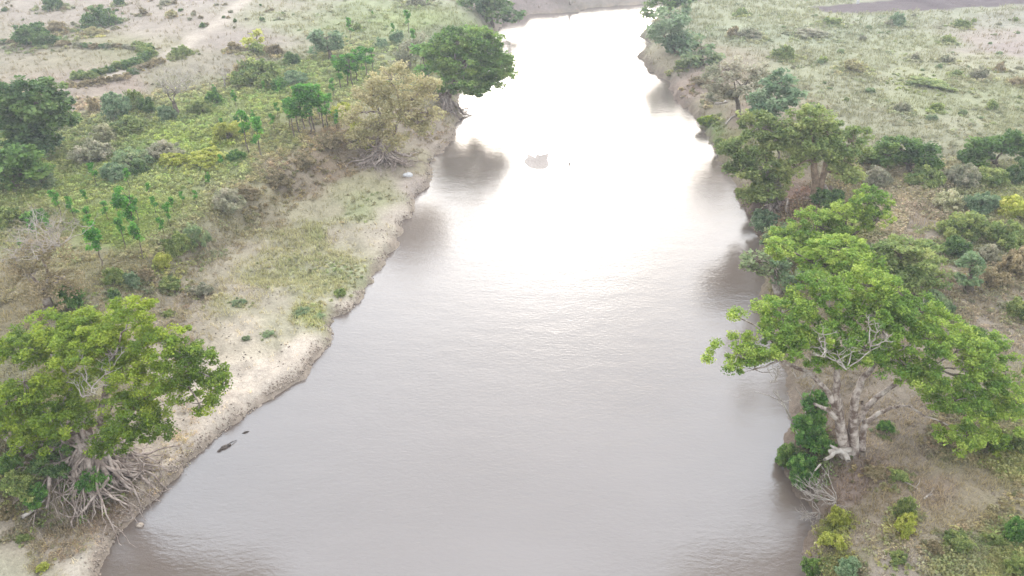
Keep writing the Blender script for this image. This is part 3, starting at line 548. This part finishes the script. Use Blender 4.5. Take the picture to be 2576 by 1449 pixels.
tag(mesh_np('bank_rubble', np.concatenate(VV), np.concatenate(FF), M_R), 'crumbled pale clay clods along the left water edge', 'rubble', kind='stuff')

rng = np.random.default_rng(78); x, y, _r = scatter(20000, 16, 60, 79); d, idx = seg_dist(x, y, POLY); k = ~inside(x, y, POLY) & (d > .3) & (fbm(x*.5, y*.5, 80, 3) > .0); x, y = x[k], y[k]; z = HT(x, y); n = len(x)
sz = rng.uniform(.008, .03, n)*(.6+y/60); c = (cube[None]*rng.uniform(.5, 1.4, (n, 8, 3)))*sz[:, None, None]*np.array([1.3, 1, .6])+np.stack([x, y, z+sz*.2], 1)[:, None, :]
tag(mesh_np('ground_litter', c.reshape(-1, 3), (cf[None]+np.arange(n)[:, None, None]*8).reshape(-1, 4), M_BB), 'dark crumbs of soil and dead leaves littering the near banks', 'litter', kind='stuff')

# ------------------------------------------------------------------ shrubs: prototypes of unit size, copied
def shrub_mesh(pal, seed, leaf, per, clr, dens=1.0, shell=.4, twigs=6):
    rng = np.random.default_rng(seed); L = [(np.array([0, 0, .42]), np.array([.85, .85, .5]))]
    for k in range(9):
        a = rng.uniform(0, 2*pi); rr = rng.uniform(.4, .95); L.append((np.array([cos(a)*rr, sin(a)*rr, rng.uniform(.15, .75)*(1.2-rr*.6)]), np.array([.32, .32, .3])*rng.uniform(.6, 1.25)))
    P, ids, CC = crown_pts(L, clr, per, dens, rng, shell); m = P[:, 2] > .02; P = P[m]; ids = ids[m]
    V, F = leaves(P, leaf, rng, .4); clv = np.clip(.45+rng.normal(0, .28, len(CC)), 0, 1)
    o = mesh_np('foliage', V, F, M_L, None, leafcols(4, PAL[pal], rng, clv[ids])); me = o.data; bpy.data.objects.remove(o)
    T = Tubes()
    for q in CC[rng.choice(len(CC), min(len(CC), twigs+6), False)]: T.tube(wig((0, 0, -.08), q, 5, .1, rng), np.linspace(.035, .012, 5), 4)
    o2 = T.build('stems', M_BB); m2 = o2.data; bpy.data.objects.remove(o2); return me, m2
PROTO = {}
def proto(pal, v, fine):
    k = (pal, v, fine)
    if k not in PROTO: PROTO[k] = shrub_mesh(pal, hash((len(pal)*7+ord(pal[0]), v, fine)) % 9999, .075 if fine else .15, 46 if fine else 24, .2 if fine else .26, 1.15, .35 if pal in ('grey', 'brown') else .5)
    return PROTO[k]
NAMES = dict(grey='grey_shrub', brown='dry_shrub', blue='blue_green_shrub', dark='dark_shrub', olive='olive_shrub', green='green_shrub', lime='lime_shrub', yellow='yellow_green_shrub', cream='flowering_shrub', haze='pale_shrub', straw='straw_shrub', leafy='leafy_shrub', forest='bushy_shrub')
nsh = [0]; SK = []
def shrub(px, py, wpx, hpx, pal, label, group=None, name=None):
    b = hit(px, py); s = ppm(b[1], b[2]); w = wpx*s/2; h = hpx*s*1.05; nsh[0] += 1
    SK.append((b[0], b[1], w, h, pal, group is None))
    root = empty(name or NAMES[pal], b, label, 'shrub', group); root.rotation_euler = (0, 0, random.uniform(0, 6.28)); fine = wpx > 34
    root.scale = (w, w*random.uniform(.8, 1.05), h)
    for me, nm in zip(proto(pal, nsh[0] % 3, fine), ('foliage', 'stems')):
        if nm == 'stems' and wpx < 26: continue
        o = bpy.data.objects.new(nm, me); COL.objects.link(o); o.parent = root
    return root
S = [
 (133,30,58,34,'dark','round dark bush at the top edge of the pale plain'),(255,64,84,46,'dark','big dark domed bush in the middle of the pale plain'),(90,114,96,52,'dark','large dark bush at the left end of the curved hedge'),
 (302,22,24,24,'dark','small upright bush on the top edge left of the track'),(362,42,18,18,'brown','tiny brown bush on pale plain above the bare ground'),(418,22,28,16,'grey','low grey bush at the top edge of the pale plain'),
 (432,46,26,18,'straw','small olive straw bush on pale ground near the top'),(460,142,44,28,'olive','spiky olive bush standing against the dirt track'),(146,82,40,24,'brown','dry brown bush between the two dark plain bushes'),
 (236,90,44,20,'straw','low straw coloured scrub below the big domed bush'),(590,128,34,22,'brown','dull brown bush below the small flat crowned tree'),(648,132,54,24,'olive','olive shrub around the foot of the flat crowned tree'),
 (735,165,44,34,'dark','dark leafy bush right of the brown thicket'),(660,210,120,60,'olive','very wide olive thicket bush in left middle distance'),(620,200,60,46,'brown','brownish bush at left of the wide olive thicket'),
 (745,215,66,34,'blue','pale blue green bush right of the olive thicket'),(705,230,44,34,'green','green bush in front of pale blue green bush'),(690,140,40,26,'brown','brown grey scrub bush above the dark leafy bush'),
 (300,296,74,60,'blue','large blue green bush left of the leafless tree'),(345,275,60,48,'olive','olive bush behind the large blue green bush'),(372,285,44,40,'dark','dark bush beside the leafless tree trunk'),
 (424,304,44,38,'blue','small rounded blue green bush under the leafless tree'),(330,330,90,36,'olive','low wide olive bush below the blue green bush'),(265,356,66,44,'cream','cream tipped olive bush on left meadow'),
 (236,284,30,38,'brown','thin brown bush right of the round dark tree'),(505,288,60,34,'olive','rounded olive bush right of leafless tree'),(540,262,36,36,'green','green bush beside the small dead tree'),
 (415,402,90,50,'grey','grey wispy bush in the middle of the left meadow'),(240,412,90,56,'grey','wide grey bush just right of the round dark tree'),(330,425,100,50,'haze','soft pale green bush beneath the grey meadow bush'),
 (290,450,80,40,'blue','flat blue green bush low on left meadow'),(350,438,50,34,'dark','dark bush right of the flat blue green bush'),(598,408,44,30,'green','small blue tinged green bush by the slim young trees'),
 (440,415,60,30,'yellow','yellow grass bush near the grey meadow bush'),(520,412,90,34,'yellow','wide yellow green bush on bright meadow'),(580,350,70,46,'yellow','tall pale yellow grass bush behind slim young trees'),
 (105,470,70,40,'haze','pale olive bush at foot of bushy left tree'),(20,560,60,40,'olive','olive bush against left edge above half bare tree'),(90,560,60,30,'green','low green bush above the half bare tree'),
 (580,535,90,62,'grey','grey green bush up the slope beside first blue letter position'),(455,640,70,56,'olive','olive leafy bush on top of the dry slope'),(500,625,60,66,'haze','soft grey green bush right of the olive slope bush'),
 (412,672,46,40,'yellow','yellow tipped bush left of the dry slope'),(292,710,48,40,'olive','olive bush above the bottom left tree'),(333,725,42,42,'blue','blue green bush above the bottom left tree crown'),(367,702,34,26,'brown','purple brown dry bush by the slope path'),
 (290,752,34,26,'dark','small dark bush touching the bottom left tree top'),(180,770,70,62,'green','dark green bush at right foot of the half bare tree'),(430,725,60,26,'olive','low olive scrub on the dry slope'),(510,745,60,28,'grey','grey twiggy scrub on the dry slope'),
 (855,742,34,16,'olive','small olive bush on sand beside the river'),(800,800,30,7,'haze','bright low bush on the sand point'),(760,790,50,9,'haze','low pale green scrub on the sand by the point'),(605,765,34,8,'haze','flat olive tuft bush on the pale sand'),
 (425,795,26,14,'olive','little olive bush right above the bottom left tree'),(620,855,22,8,'haze','tiny olive bush on open sand'),(672,842,30,6,'haze','flat weed bush on open sand near the point'),
 (237,1235,74,62,'green','bright green round bush growing among the tangled roots'),(130,1190,80,60,'dark','dark green bush left of the tangled roots'),(50,1240,90,60,'olive','olive undergrowth bush at the lower left edge'),(95,1260,70,50,'green','green undergrowth bush left below the roots'),
 (30,1180,60,50,'forest','mid green bush at left edge under the tree'),(180,1140,80,46,'forest','bushy shrub in shade under the left tree'),(55,1120,60,40,'forest','dim bush beneath the outer left branches'),(20,1300,50,30,'brown','dry brown bush at lower left edge'),(60,1362,40,16,'olive','low tuft bush on the bottom left sand'),
 (110,1430,30,14,'yellow','yellow tuft bush on bottom left sand'),
 (880,165,40,26,'green','green leafy bush in young grove above straw tree'),(960,120,34,24,'blue','blue grey bush on upper left meadow'),(1000,108,40,30,'blue','blue grey bush nearest the wispy grey tree'),
 (1050,20,60,20,'grey','grey bush patch near top edge left of river head tree'),(900,78,20,20,'olive','small olive bush in upper meadow'),(1060,330,40,22,'straw','straw bush between river tree and straw tree'),(1100,230,30,22,'brown','brown bush beside river tree trunk'),
 (775,420,60,30,'brown','dry brown bush on top of the eroded scarp'),(700,470,70,34,'brown','dry brown bush along the eroded scarp'),(840,370,60,34,'brown','brown bush left of the straw tree roots'),(620,500,60,30,'brown','low brown bush further down the scarp'),
 (860,300,50,40,'yellow','yellow leaved bush at left of the straw tree'),(905,335,40,36,'yellow','bright yellow green bush low in the straw tree'),
 # right bank
 (2255,66,36,32,'blue','lone dark blue green bush on the right plain'),(2235,66,24,18,'grey','grey scrub touching the lone dark plain bush'),(1975,148,52,32,'olive','olive bush on the plain above the pale thinning tree'),(2148,180,56,28,'straw','open straw coloured bush on the right plain'),
 (2384,110,30,20,'olive','small olive bush high on the right plain'),(2380,156,34,16,'grey','flat grey bush on the right plain'),(2300,153,20,24,'grey','thin grey bush on the right plain'),(2040,90,90,16,'grey','wide low grey scrub on upper right plain'),(2420,68,44,18,'olive','low olive scrub below the ploughed field'),
 (1890,98,60,24,'grey','grey scrub on the plain near the bend'),(1845,95,28,26,'brown','brown grey bush on plain edge near the bend'),(1862,40,26,18,'olive','olive bush near the top edge right of bend'),(2265,283,40,28,'grey','grey green bush on open right plain'),(2355,280,30,22,'olive','olive bush on open right plain'),
 (2462,200,40,30,'grey','hazy grey bush right side of the plain'),(2406,190,24,14,'olive','small flat olive bush on the right plain'),(2515,180,26,22,'brown','brown tinged bush on right plain'),(2560,215,40,22,'brown','brown bush at right edge of the plain'),(2330,215,110,14,'olive','long low olive scrub line on right plain'),
 (2090,60,50,16,'olive','long low scrub beneath the ploughed field corner'),(2020,390,50,60,'dark','dark bush in gap between the two bank trees'),(2180,420,70,46,'olive','olive bush right of the buttressed tree'),
 (2200,470,80,50,'grey','grey olive bush behind the ragged yellow green tree'),(2330,470,90,50,'olive','olive thicket bush beneath the dark spreading tree'),(2420,470,80,56,'grey','grey thicket bush left of glossy green tree'),(2490,470,80,50,'olive','olive bush directly under the glossy green tree'),(2560,460,60,56,'dark','dark bush at right edge under glossy tree'),
 (2380,530,90,50,'cream','pale creamy bush at the left of the right thicket'),(2460,540,90,56,'blue','blue tinted leafy bush in middle of the right thicket'),(2545,545,80,56,'yellow','yellow tinged bush at right edge of the thicket'),(2420,600,110,70,'olive','large rounded olive bush in centre of the thicket'),
 (2400,640,70,50,'dark','dark green bush low in the thicket'),(2520,620,100,70,'olive','big olive bush at the right edge of thicket'),(2550,690,90,70,'brown','brown olive bush at right edge below thicket'),(2480,660,60,50,'grey','grey bush beside small pale green tree'),(2490,720,70,50,'brown','dry brown bush right of small pale tree'),
 (2240,420,60,40,'olive','olive bush between the spreading tree and buttressed tree'),(2350,790,90,60,'haze','pale bush behind the top right of flat crown'),(2200,740,70,44,'grey','grey bush showing through behind the flat crown'),
 (2170,660,70,50,'grey','brown grey bush behind the lime crown'),(2555,800,60,56,'olive','olive bush at right edge on sandy slope'),(2450,860,60,40,'dark','dark bush peeping over the flat crown'),(2080,525,90,50,'dark','dark bush below the buttressed tree roots'),
 (1920,580,70,50,'blue','blue green bush at water edge below dense bank tree'),(1955,610,80,44,'haze','pale green bush next to the blue green waterside bush'),(1900,510,50,40,'forest','mid green bush at waterline under dense bank tree'),
 (1775,322,44,26,'leafy','bright green low reeds at the water edge on right bank'),(1760,215,50,20,'brown','brown bush on far right bank slope'),(1800,250,50,24,'grey','grey bush on far right bank above fallen trunk'),(1720,170,46,20,'olive','olive bush below the bend tree'),(1810,380,44,30,'olive','olive bush left of dense bank tree at water'),
 (2225,1085,36,30,'green','small dark green shrub on bare soil right of the forked trunk'),(2040,1130,90,56,'green','dark leafy bush beneath the bare pale sapling'),(1975,1165,60,60,'forest','soft green bush hanging over water left of the fallen log'),(2015,1200,76,66,'green','glossy vine mound spilling down the right bank'),(2010,1225,60,40,'green','lowest dark vine clump touching brown water'),
 (2105,1320,44,50,'yellow','yellow green grassy bush behind the dry branches'),(2090,1380,60,44,'yellow','bright yellow green bush on the lower right bank'),(2040,1445,50,50,'forest','green bush at bottom edge beside the water'),(2125,1449,60,50,'blue','blue green feathery bush at the bottom edge'),
 (2272,1300,46,64,'olive','upright olive bush in lower right clearing'),(2271,1340,50,56,'yellow','yellow green bush at foot of upright olive bush'),(2550,1350,60,60,'green','green bush at lower right edge'),(2500,1370,50,30,'olive','olive scrub left of the lower right edge bush'),
 (2400,1370,70,30,'olive','low olive scrub in lower right grass'),(2350,1390,40,30,'brown','brown tufted bush in lower right clearing'),(2555,1440,60,50,'olive','olive bush in the bottom right corner'),(2260,1410,50,24,'olive','low green tuft bush near bottom right centre'),
 (2480,1130,100,56,'leafy','leafy bush under the right end of flat crown'),(2380,1110,80,50,'brown','dry brown bush under the flat crown'),(2560,1130,60,60,'olive','olive bush at the right edge under the crown'),(2200,1200,60,24,'brown','low brown scrub below the fallen log'),(2260,1205,50,20,'olive','low olive scrub on brown soil right of log'),
]
for a in S: shrub(*a)
# hedge rows round the left field, and far scattered scrub (nothing tells these apart)
def lerp_path(pts, n):
    pts = np.array(pts, float); t = np.linspace(0, len(pts)-1, n); return [(np.interp(k, range(len(pts)), pts[:, 0]), np.interp(k, range(len(pts)), pts[:, 1])) for k in t]
for px, py in lerp_path([(0,112),(50,110),(130,112),(180,115),(240,120),(300,120),(345,126)], 22): shrub(px+random.uniform(-4, 4), py+random.uniform(-1, 1), random.uniform(18, 32), random.uniform(9, 15), random.choice(['brown', 'dark', 'grey']), 'low dark shrub in the thin straight hedge across the left field', 'straight hedge shrubs', 'hedge_shrub')
for px, py in lerp_path([(350,124),(372,130),(374,142),(355,156),(325,168),(280,182),(225,196),(190,200)], 22): shrub(px+random.uniform(-4, 4), py+random.uniform(-2, 2), random.uniform(22, 38), random.uniform(14, 22), random.choice(['olive', 'dark', 'olive']), 'low olive shrub in the curved hedge beside the dirt track', 'curved hedge shrubs', 'hedge_shrub')
for px, py in lerp_path([(180,222),(230,214),(280,206),(325,192),(350,178),(380,168),(400,162)], 16): shrub(px+random.uniform(-5, 5), py+random.uniform(-2, 2), random.uniform(16, 30), random.uniform(11, 18), random.choice(['brown', 'dark', 'brown']), 'dry shrub lining the near side of the dirt track', 'track side shrubs', 'track_shrub')
random.seed(21)
for k in range(60):
    px = random.uniform(0, 760); py = random.uniform(4, 100)*random.uniform(.5, 1); w = random.uniform(5, 14)
    shrub(px, py, w, w*random.uniform(.5, .8), random.choice(['brown', 'grey', 'dark']), 'tiny dry shrub dotted over the pale far left plain', 'scrub on left plain', 'plain_scrub')
for k in range(44):
    px = random.uniform(1850, 2576); py = random.uniform(40, 310); w = random.uniform(6, 20)*(.7+py/400)
    if py > 200 and px < 2050: continue
    shrub(px, py, w, w*random.uniform(.4, .75), random.choice(['olive', 'grey', 'haze', 'haze']), 'small olive grey shrub dotted over the grassy right plain', 'scrub on right plain', 'plain_scrub')

# ------------------------------------------------------------------ slim young trees
def sap_mesh(seed):
    rng = np.random.default_rng(seed); T = Tubes(); top = np.array([rng.normal(0, .05), rng.normal(0, .05), .93]); Q = wig((0, 0, -.02), top, 8, .04, rng)
    T.tube(Q, np.linspace(.016, .006, 8), 6); C = []
    for k in range(15):
        z = rng.uniform(.36, 1.02); a = rng.uniform(0, 2*pi); r = rng.uniform(.02, .15)*(1.25-z*.6); c = np.array([cos(a)*r, sin(a)*r, z]); f = Q[min(7, int(z*7))]
        T.tube([f, (f+c)/2+[0, 0, .02], c], [.006, .005, .003], 4); C.append(c)
    C = np.array(C); ids = np.repeat(np.arange(len(C)), 44); o = rng.normal(0, 1, (len(ids), 3)); o *= (.075*rng.random(len(ids))**.4/np.linalg.norm(o, axis=1))[:, None]; o[:, 2] *= .9
    V, F = leaves(C[ids]+o, .034, rng, .3, 2.0); me = mesh_np('crown', V, F, M_L, None, leafcols(4, PAL['sap'], rng, np.clip(rng.normal(.45, .25, len(C)), 0, 1)[ids])); m2 = T.build('trunk', M_BB)
    a, b = me.data, m2.data; bpy.data.objects.remove(me); bpy.data.objects.remove(m2); return a, b
SAPM = [sap_mesh(s) for s in (1, 2, 3, 4)]
SAP = [(155,545,64,'slim young tree topmost left in the green slope row'),(193,565,64,'slim young tree second in the green slope row'),(222,520,40,'small young tree above the second slope sapling'),(235,590,62,'young tree leaning over the green slope row'),
 (257,674,104,'tallest dark slim young tree lowest on the green slope'),(335,606,122,'largest young tree in the middle of the green slope'),(317,627,72,'young tree in front of the largest slope sapling'),(360,652,84,'slim pale stemmed young tree on the green slope'),
 (350,560,66,'young tree crown behind the largest slope sapling'),(430,572,56,'slim young tree right of the slope group'),(463,520,34,'little young tree on the bright slope top'),(498,522,38,'dark little young tree near the slope edge'),(415,600,50,'thin young tree before the olive slope bush'),
 (330,478,48,'bushy young tree low on the bright meadow'),(245,472,54,'bushy young tree left of the low meadow one'),(528,474,36,'lone small young tree on pale meadow'),(627,386,92,'left one of the slim pair on meadow'),(657,394,92,'right one of the slim pair on meadow'),
 (547,258,38,'young tree just right of the small dead tree'),(593,272,38,'young tree behind yellow grass bush'),(667,238,28,'small young tree before the olive thicket'),(706,248,38,'young tree left of the planted grove'),
 (883,104,48,'young tree alone on upper meadow'),(938,48,14,'tiny tree on upper meadow'),(990,98,34,'young tree above wispy grey tree'),(1028,84,50,'taller young tree left of river head tree'),(1078,30,26,'young tree near top edge by river head tree'),(1040,130,46,'young tree touching left of the river tree')]
def sapling(px, py, h, label, group, wk=1.0):
    b = hit(px, py); s = ppm(b[1], b[2])*h*1.15; r = empty('young_tree', b, label, 'young tree', group); r.rotation_euler = (0, 0, random.uniform(0, 6)); r.scale = (s*wk, s*wk, s)
    for me, nm in zip(random.choice(SAPM), ('crown', 'trunk')):
        o = bpy.data.objects.new(nm, me); COL.objects.link(o); o.parent = r
for px, py, h in [(90,600,44),(130,590,40),(275,560,48),(300,540,44),(395,545,44),(440,540,40),(380,500,34),(60,640,36),(560,430,36),(600,330,36),(560,330,30),(700,300,34),(690,330,40),(640,320,34),(840,250,44),(830,290,50),(850,330,44)]: sapling(px, py, h, 'small slim young tree scattered over the bright green left slope', 'scattered slope saplings', 1.1)
for a in SAP: sapling(*a, 'slim young trees on the left bank', 1.0)
for px, py, h in [(742,346,84),(753,336,88),(766,330,98),(780,338,104),(792,330,98),(814,328,86),(824,322,66),(730,322,60),(804,300,70),(772,300,80)]: sapling(px, py, h, 'tall slim young tree in the planted grove left of the straw tree', 'planted grove', 1.25)
for px, py, h in [(858,222,60),(872,218,66),(888,222,70),(904,208,66),(922,196,60),(938,184,50),(850,200,50),(912,180,50)]: sapling(px, py, h, 'bright green young tree in far grove behind the straw tree', 'far grove', 1.4)

# ------------------------------------------------------------------ grass and ground cover (nobody could count it)
def grass(name, n, ymin, ymax, seed, hk, dens_fn, label, leafy=False, blades=5, colk=1.7):
    x, y, rng = scatter(n, ymin, ymax, seed); d, idx = seg_dist(x, y, POLY); keep = ~inside(x, y, POLY) & (d > .5); x, y, d, idx = x[keep], y[keep], d[keep], idx[keep]
    c = ground_col(x, y); p = dens_fn(x, y, c, d, idx); k = rng.random(len(x)) < p; x, y, c = x[k], y[k], c[k]; z = HT(x, y)
    s = hk*(.5+y/60)*rng.uniform(.5, 1.5, len(x)); n = len(x)
    if leafy:
        ids = np.repeat(np.arange(n), blades); o = rng.normal(0, 1, (len(ids), 3))*s[ids][:, None]*.8; o[:, 2] = np.abs(o[:, 2])*.6
        C = np.stack([x, y, z+.02], 1)[ids]+o; V, F = leaves(C, .3*hk, rng, .6); V = V.reshape(-1, 4, 3); cen = V.mean(1, keepdims=True); V = (cen+(V-cen)*(s[ids]/hk)[:, None, None]).reshape(-1, 3)
        cc = np.repeat(c[ids]*colk*rng.uniform(.6, 1.25, (len(ids), 1))*(np.repeat(rng.uniform(.75, 1.15, (n, 1)), blades, 0))*np.array([.88, 1.03, .72]), 4, 0)
        return tag(mesh_np(name, V, F, M_L, cols=cc), label, 'undergrowth', kind='stuff')
    ids = np.repeat(np.arange(n), blades); m = len(ids); a = rng.uniform(0, 2*pi, m); ln = rng.uniform(.15, .7, m)*s[ids]; b0 = np.stack([x[ids]+rng.normal(0, .3, m)*s[ids], y[ids]+rng.normal(0, .3, m)*s[ids], z[ids]-.03], 1)
    w = (s[ids]*.1)[:, None]*np.stack([np.sin(a), -np.cos(a), 0*a], 1); tip = b0+np.stack([np.cos(a)*ln, np.sin(a)*ln, s[ids]*rng.uniform(.5, 1.0, m)], 1)
    V = np.stack([b0-w, b0+w, tip], 1).reshape(-1, 3); F = np.arange(m*3).reshape(m, 3); cc = np.repeat(c[ids]*colk*rng.uniform(.75, 1.25, (m, 1))*np.array([1.0, 1.0, .85]), 3, 0)
    return tag(mesh_np(name, V, F, M_L, cols=cc), label, 'grass', kind='stuff')
def UN(c): return c/WB*(KEXP/2.5)
def gd(x, y, c, d, idx):
    c = UN(c)
    lum = c.mean(1)/KEXP*6.25; g = (c[:, 1]-c[:, 0]*.93)/c[:, 1]; sand = sstep(.17, .22, c[:, 0]); 
    p = np.where(x > 0, .4, .32)+.85*sstep(-.02, .12, g); p *= sstep(-.35, .25, fbm(x*.35, y*.35, 15, 3)+.15); p *= np.where(y > 60, .9, 1); p *= 1-.9*sstep(.21, .25, c[:, 0]*(1+0*lum))*(c[:, 1] < c[:, 0]*.95)
    return np.clip(p, 0, 1)
grass('grass', 240000, 16, 60, 31, .22, gd, 'short tufted grass on both river banks', blades=5)
grass('meadow_grass', 130000, 55, 260, 32, .2, gd, 'pale dry grass over the far meadows', blades=4, colk=1.15)
def herbs(name, x, y, sz, base, label, per, lf, seed, tall=.8):
    rng = np.random.default_rng(seed); n = len(x); z = HT(x, y)
    tint = np.array([[.87, .99, .72], [1.03, 1.03, .76], [.94, .97, .88], [1.08, 1.01, .9], [.77, .9, .66]])
    q = np.clip((fbm(x*.3, y*.3, seed+3, 3)*.5+.5)*5+rng.normal(0, .9, n), 0, 4.99).astype(int)
    ids = np.repeat(np.arange(n), per); o = rng.normal(0, 1, (len(ids), 3)); o *= (rng.random(len(ids))**.5/(np.linalg.norm(o, axis=1)+1e-9))[:, None]
    o[:, 2] = np.abs(o[:, 2])*tall; o *= sz[ids][:, None]; C = np.stack([x, y, z], 1)[ids]+o
    V, F = leaves(C, 1.0, rng, .5, 1.9); V = V.reshape(-1, 4, 3); cen = C[:, None, :]; V = (cen+(V-cen)*(lf*(.45+y/55))[ids][:, None, None]).reshape(-1, 3)
    cc = base*tint[q]*rng.uniform(.7, 1.2, (n, 1)); cc = np.repeat(cc[ids]*rng.uniform(.75, 1.25, (len(ids), 1)), 4, 0)
    return tag(mesh_np(name, V, F, M_L, cols=cc), label, 'undergrowth', kind='stuff')
def pick(n, y0, y1, seed, fn):
    x, y, rng = scatter(n, y0, y1, seed); d, idx = seg_dist(x, y, POLY); k = ~inside(x, y, POLY) & (d > .6); x, y = x[k], y[k]; c = ground_col(x, y)
    k = rng.random(len(x)) < fn(x, y, c); return x[k], y[k], c[k], rng
def lush_fn(x, y, c):
    c = UN(c)
    g = (c[:, 1]-c[:, 0]*.95)/c[:, 1]; n = fbm(x*.22, y*.22, 25, 3); return np.clip(sstep(-.03, .1, g)*sstep(-.45, .3, n)+.3*sstep(.1, .4, n)*(c[:, 0] < .2), 0, 1)*(1-sstep(100, 150, y)*.7)
x, y, c, rng = pick(52000, 16, 60, 51, lush_fn); herbs('low_herbs', x, y, rng.uniform(.12, .5, len(x))*(.5+y/60)*np.where((x < 0) & (HT(x, y) < 1.7), .25, 1), c*1.7, 'leafy green herbs and weeds growing between the bushes', 22, .085, 52)
x, y, c, rng = pick(16000, 60, 200, 53, lush_fn); herbs('meadow_herbs', x, y, rng.uniform(.15, .55, len(x))*(.4+y/90), c*1.35, 'low leafy scrub cover over the far meadows', 14, .085, 54, .6)
xs, ys2, cs, ss = [], [], [], []
for bx, by, w, h, pal, big in SK:
    n = int((26 if big else 3)*min(4, .5+w)); rr = w*(.7+1.3*RNG.random(n)**1.4); an = RNG.uniform(0, 2*pi, n); P = np.array([AL(c0, 1.6) for c0 in PAL[pal]])
    xs.append(bx+rr*np.cos(an)); ys2.append(by+rr*np.sin(an)); ss.append(RNG.uniform(.12, .4, n)*min(h, 1.6)); cs.append(P[RNG.integers(0, 4, n)])
x, y, c, z0 = np.concatenate(xs), np.concatenate(ys2), np.concatenate(cs), np.concatenate(ss); d, idx = seg_dist(x, y, POLY); k = ~inside(x, y, POLY) & (d > .3) & (RNG.random(len(x)) < 1-.85*sstep(.19, .23, UN(ground_col(x, y))[:, 0])); x, y, c, z0 = x[k], y[k], c[k], z0[k]
herbs('undergrowth', x, y, z0, c*.65+ground_col(x, y)*.85, 'ragged undergrowth spreading round the foot of the bushes', 26, .085, 55)
TH = [([(2140,400),(2260,410),(2576,420),(2750,430),(2750,720),(2470,740),(2380,560),(2300,520),(2230,640),(2150,700),(2000,640),(1925,560),(1950,520)], 5200, .8, 2.05),
      ([(2350,1030),(2700,900),(2800,1600),(2050,1600),(2060,1400),(2150,1390),(2330,1400),(2420,1320),(2560,1230),(2500,1180),(2330,1140)], 2400, .32, 1.75),
      ([(-100,240),(250,250),(500,230),(700,190),(880,120),(1040,140),(900,300),(780,400),(620,480),(480,580),(380,660),(-100,720)], 9000, .36, 2.05),
      ([(-120,1090),(200,1120),(130,1210),(40,1290),(-120,1350)], 900, .45, 1.3)]
xs, ys2, ss, cs = [], [], [], []
for poly, n, hh, ck in TH:
    P = np.array([flat(a, b, 2.5) for a, b in poly]); lo = P.min(0); hi = P.max(0); m = n*4
    y = np.exp(RNG.uniform(np.log(lo[1]), np.log(hi[1]), m)); x = RNG.uniform(lo[0], hi[0], m); k = inside(x, y, P) & ~inside(x, y, POLY) & (fbm(x*.28, y*.28, 66, 3) > -.22); x, y = x[k][:n], y[k][:n]
    xs.append(x); ys2.append(y); ss.append(RNG.uniform(.3, 1, len(x))**1.4*hh*(.7+y/110)); cs.append(ground_col(x, y)*ck*RNG.uniform(.75, 1.1, (len(x), 1)))
herbs('thicket_undergrowth', np.concatenate(xs), np.concatenate(ys2), np.concatenate(ss), np.concatenate(cs), 'tall mixed scrub and weeds filling the gaps between bushes', 34, .075, 67, .9)
# dry weeds along the eroded scarp on the left
ds_pts = np.array(SCP); x, y, rng = scatter(60000, 22, 110, 57); dd, _ = seg_dist(x, y, ds_pts, False); k = (dd < 3.4) & (x < 0) & ~inside(x, y, POLY) & (rng.random(len(x)) < .8*sstep(-.5, .2, fbm(x*.5, y*.5, 58, 3))); x, y = x[k], y[k]
herbs('dry_weeds', x, y, rng.uniform(.12, .38, len(x))*(.6+y/70), ground_col(x, y)*np.array([1.05, .98, .92])*1.4, 'dry brown weeds and exposed roots along the eroded left slope', 18, .05, 59)

# ------------------------------------------------------------------ air
bm = [(x, y, z) for z in (-3.0, 34.0) for x, y in ((-4600, -600), (4600, -600), (4600, 4600), (-4600, 4600))]
hz = mesh_np('haze', bm, [(0, 3, 2, 1), (4, 5, 6, 7), (0, 1, 5, 4), (1, 2, 6, 5), (2, 3, 7, 6), (3, 0, 4, 7)], M_G)
m, t, o = nodes('haze_air'); v = N(t, 'ShaderNodeVolumePrincipled'); v.inputs['Color'].default_value = (.93, .94, .97, 1); v.inputs['Density'].default_value = .0007; v.inputs['Anisotropy'].default_value = .3
t.links.new(v.outputs[0], o.inputs['Volume']); hz.data.materials.clear(); hz.data.materials.append(m); tag(hz, kind='stuff')
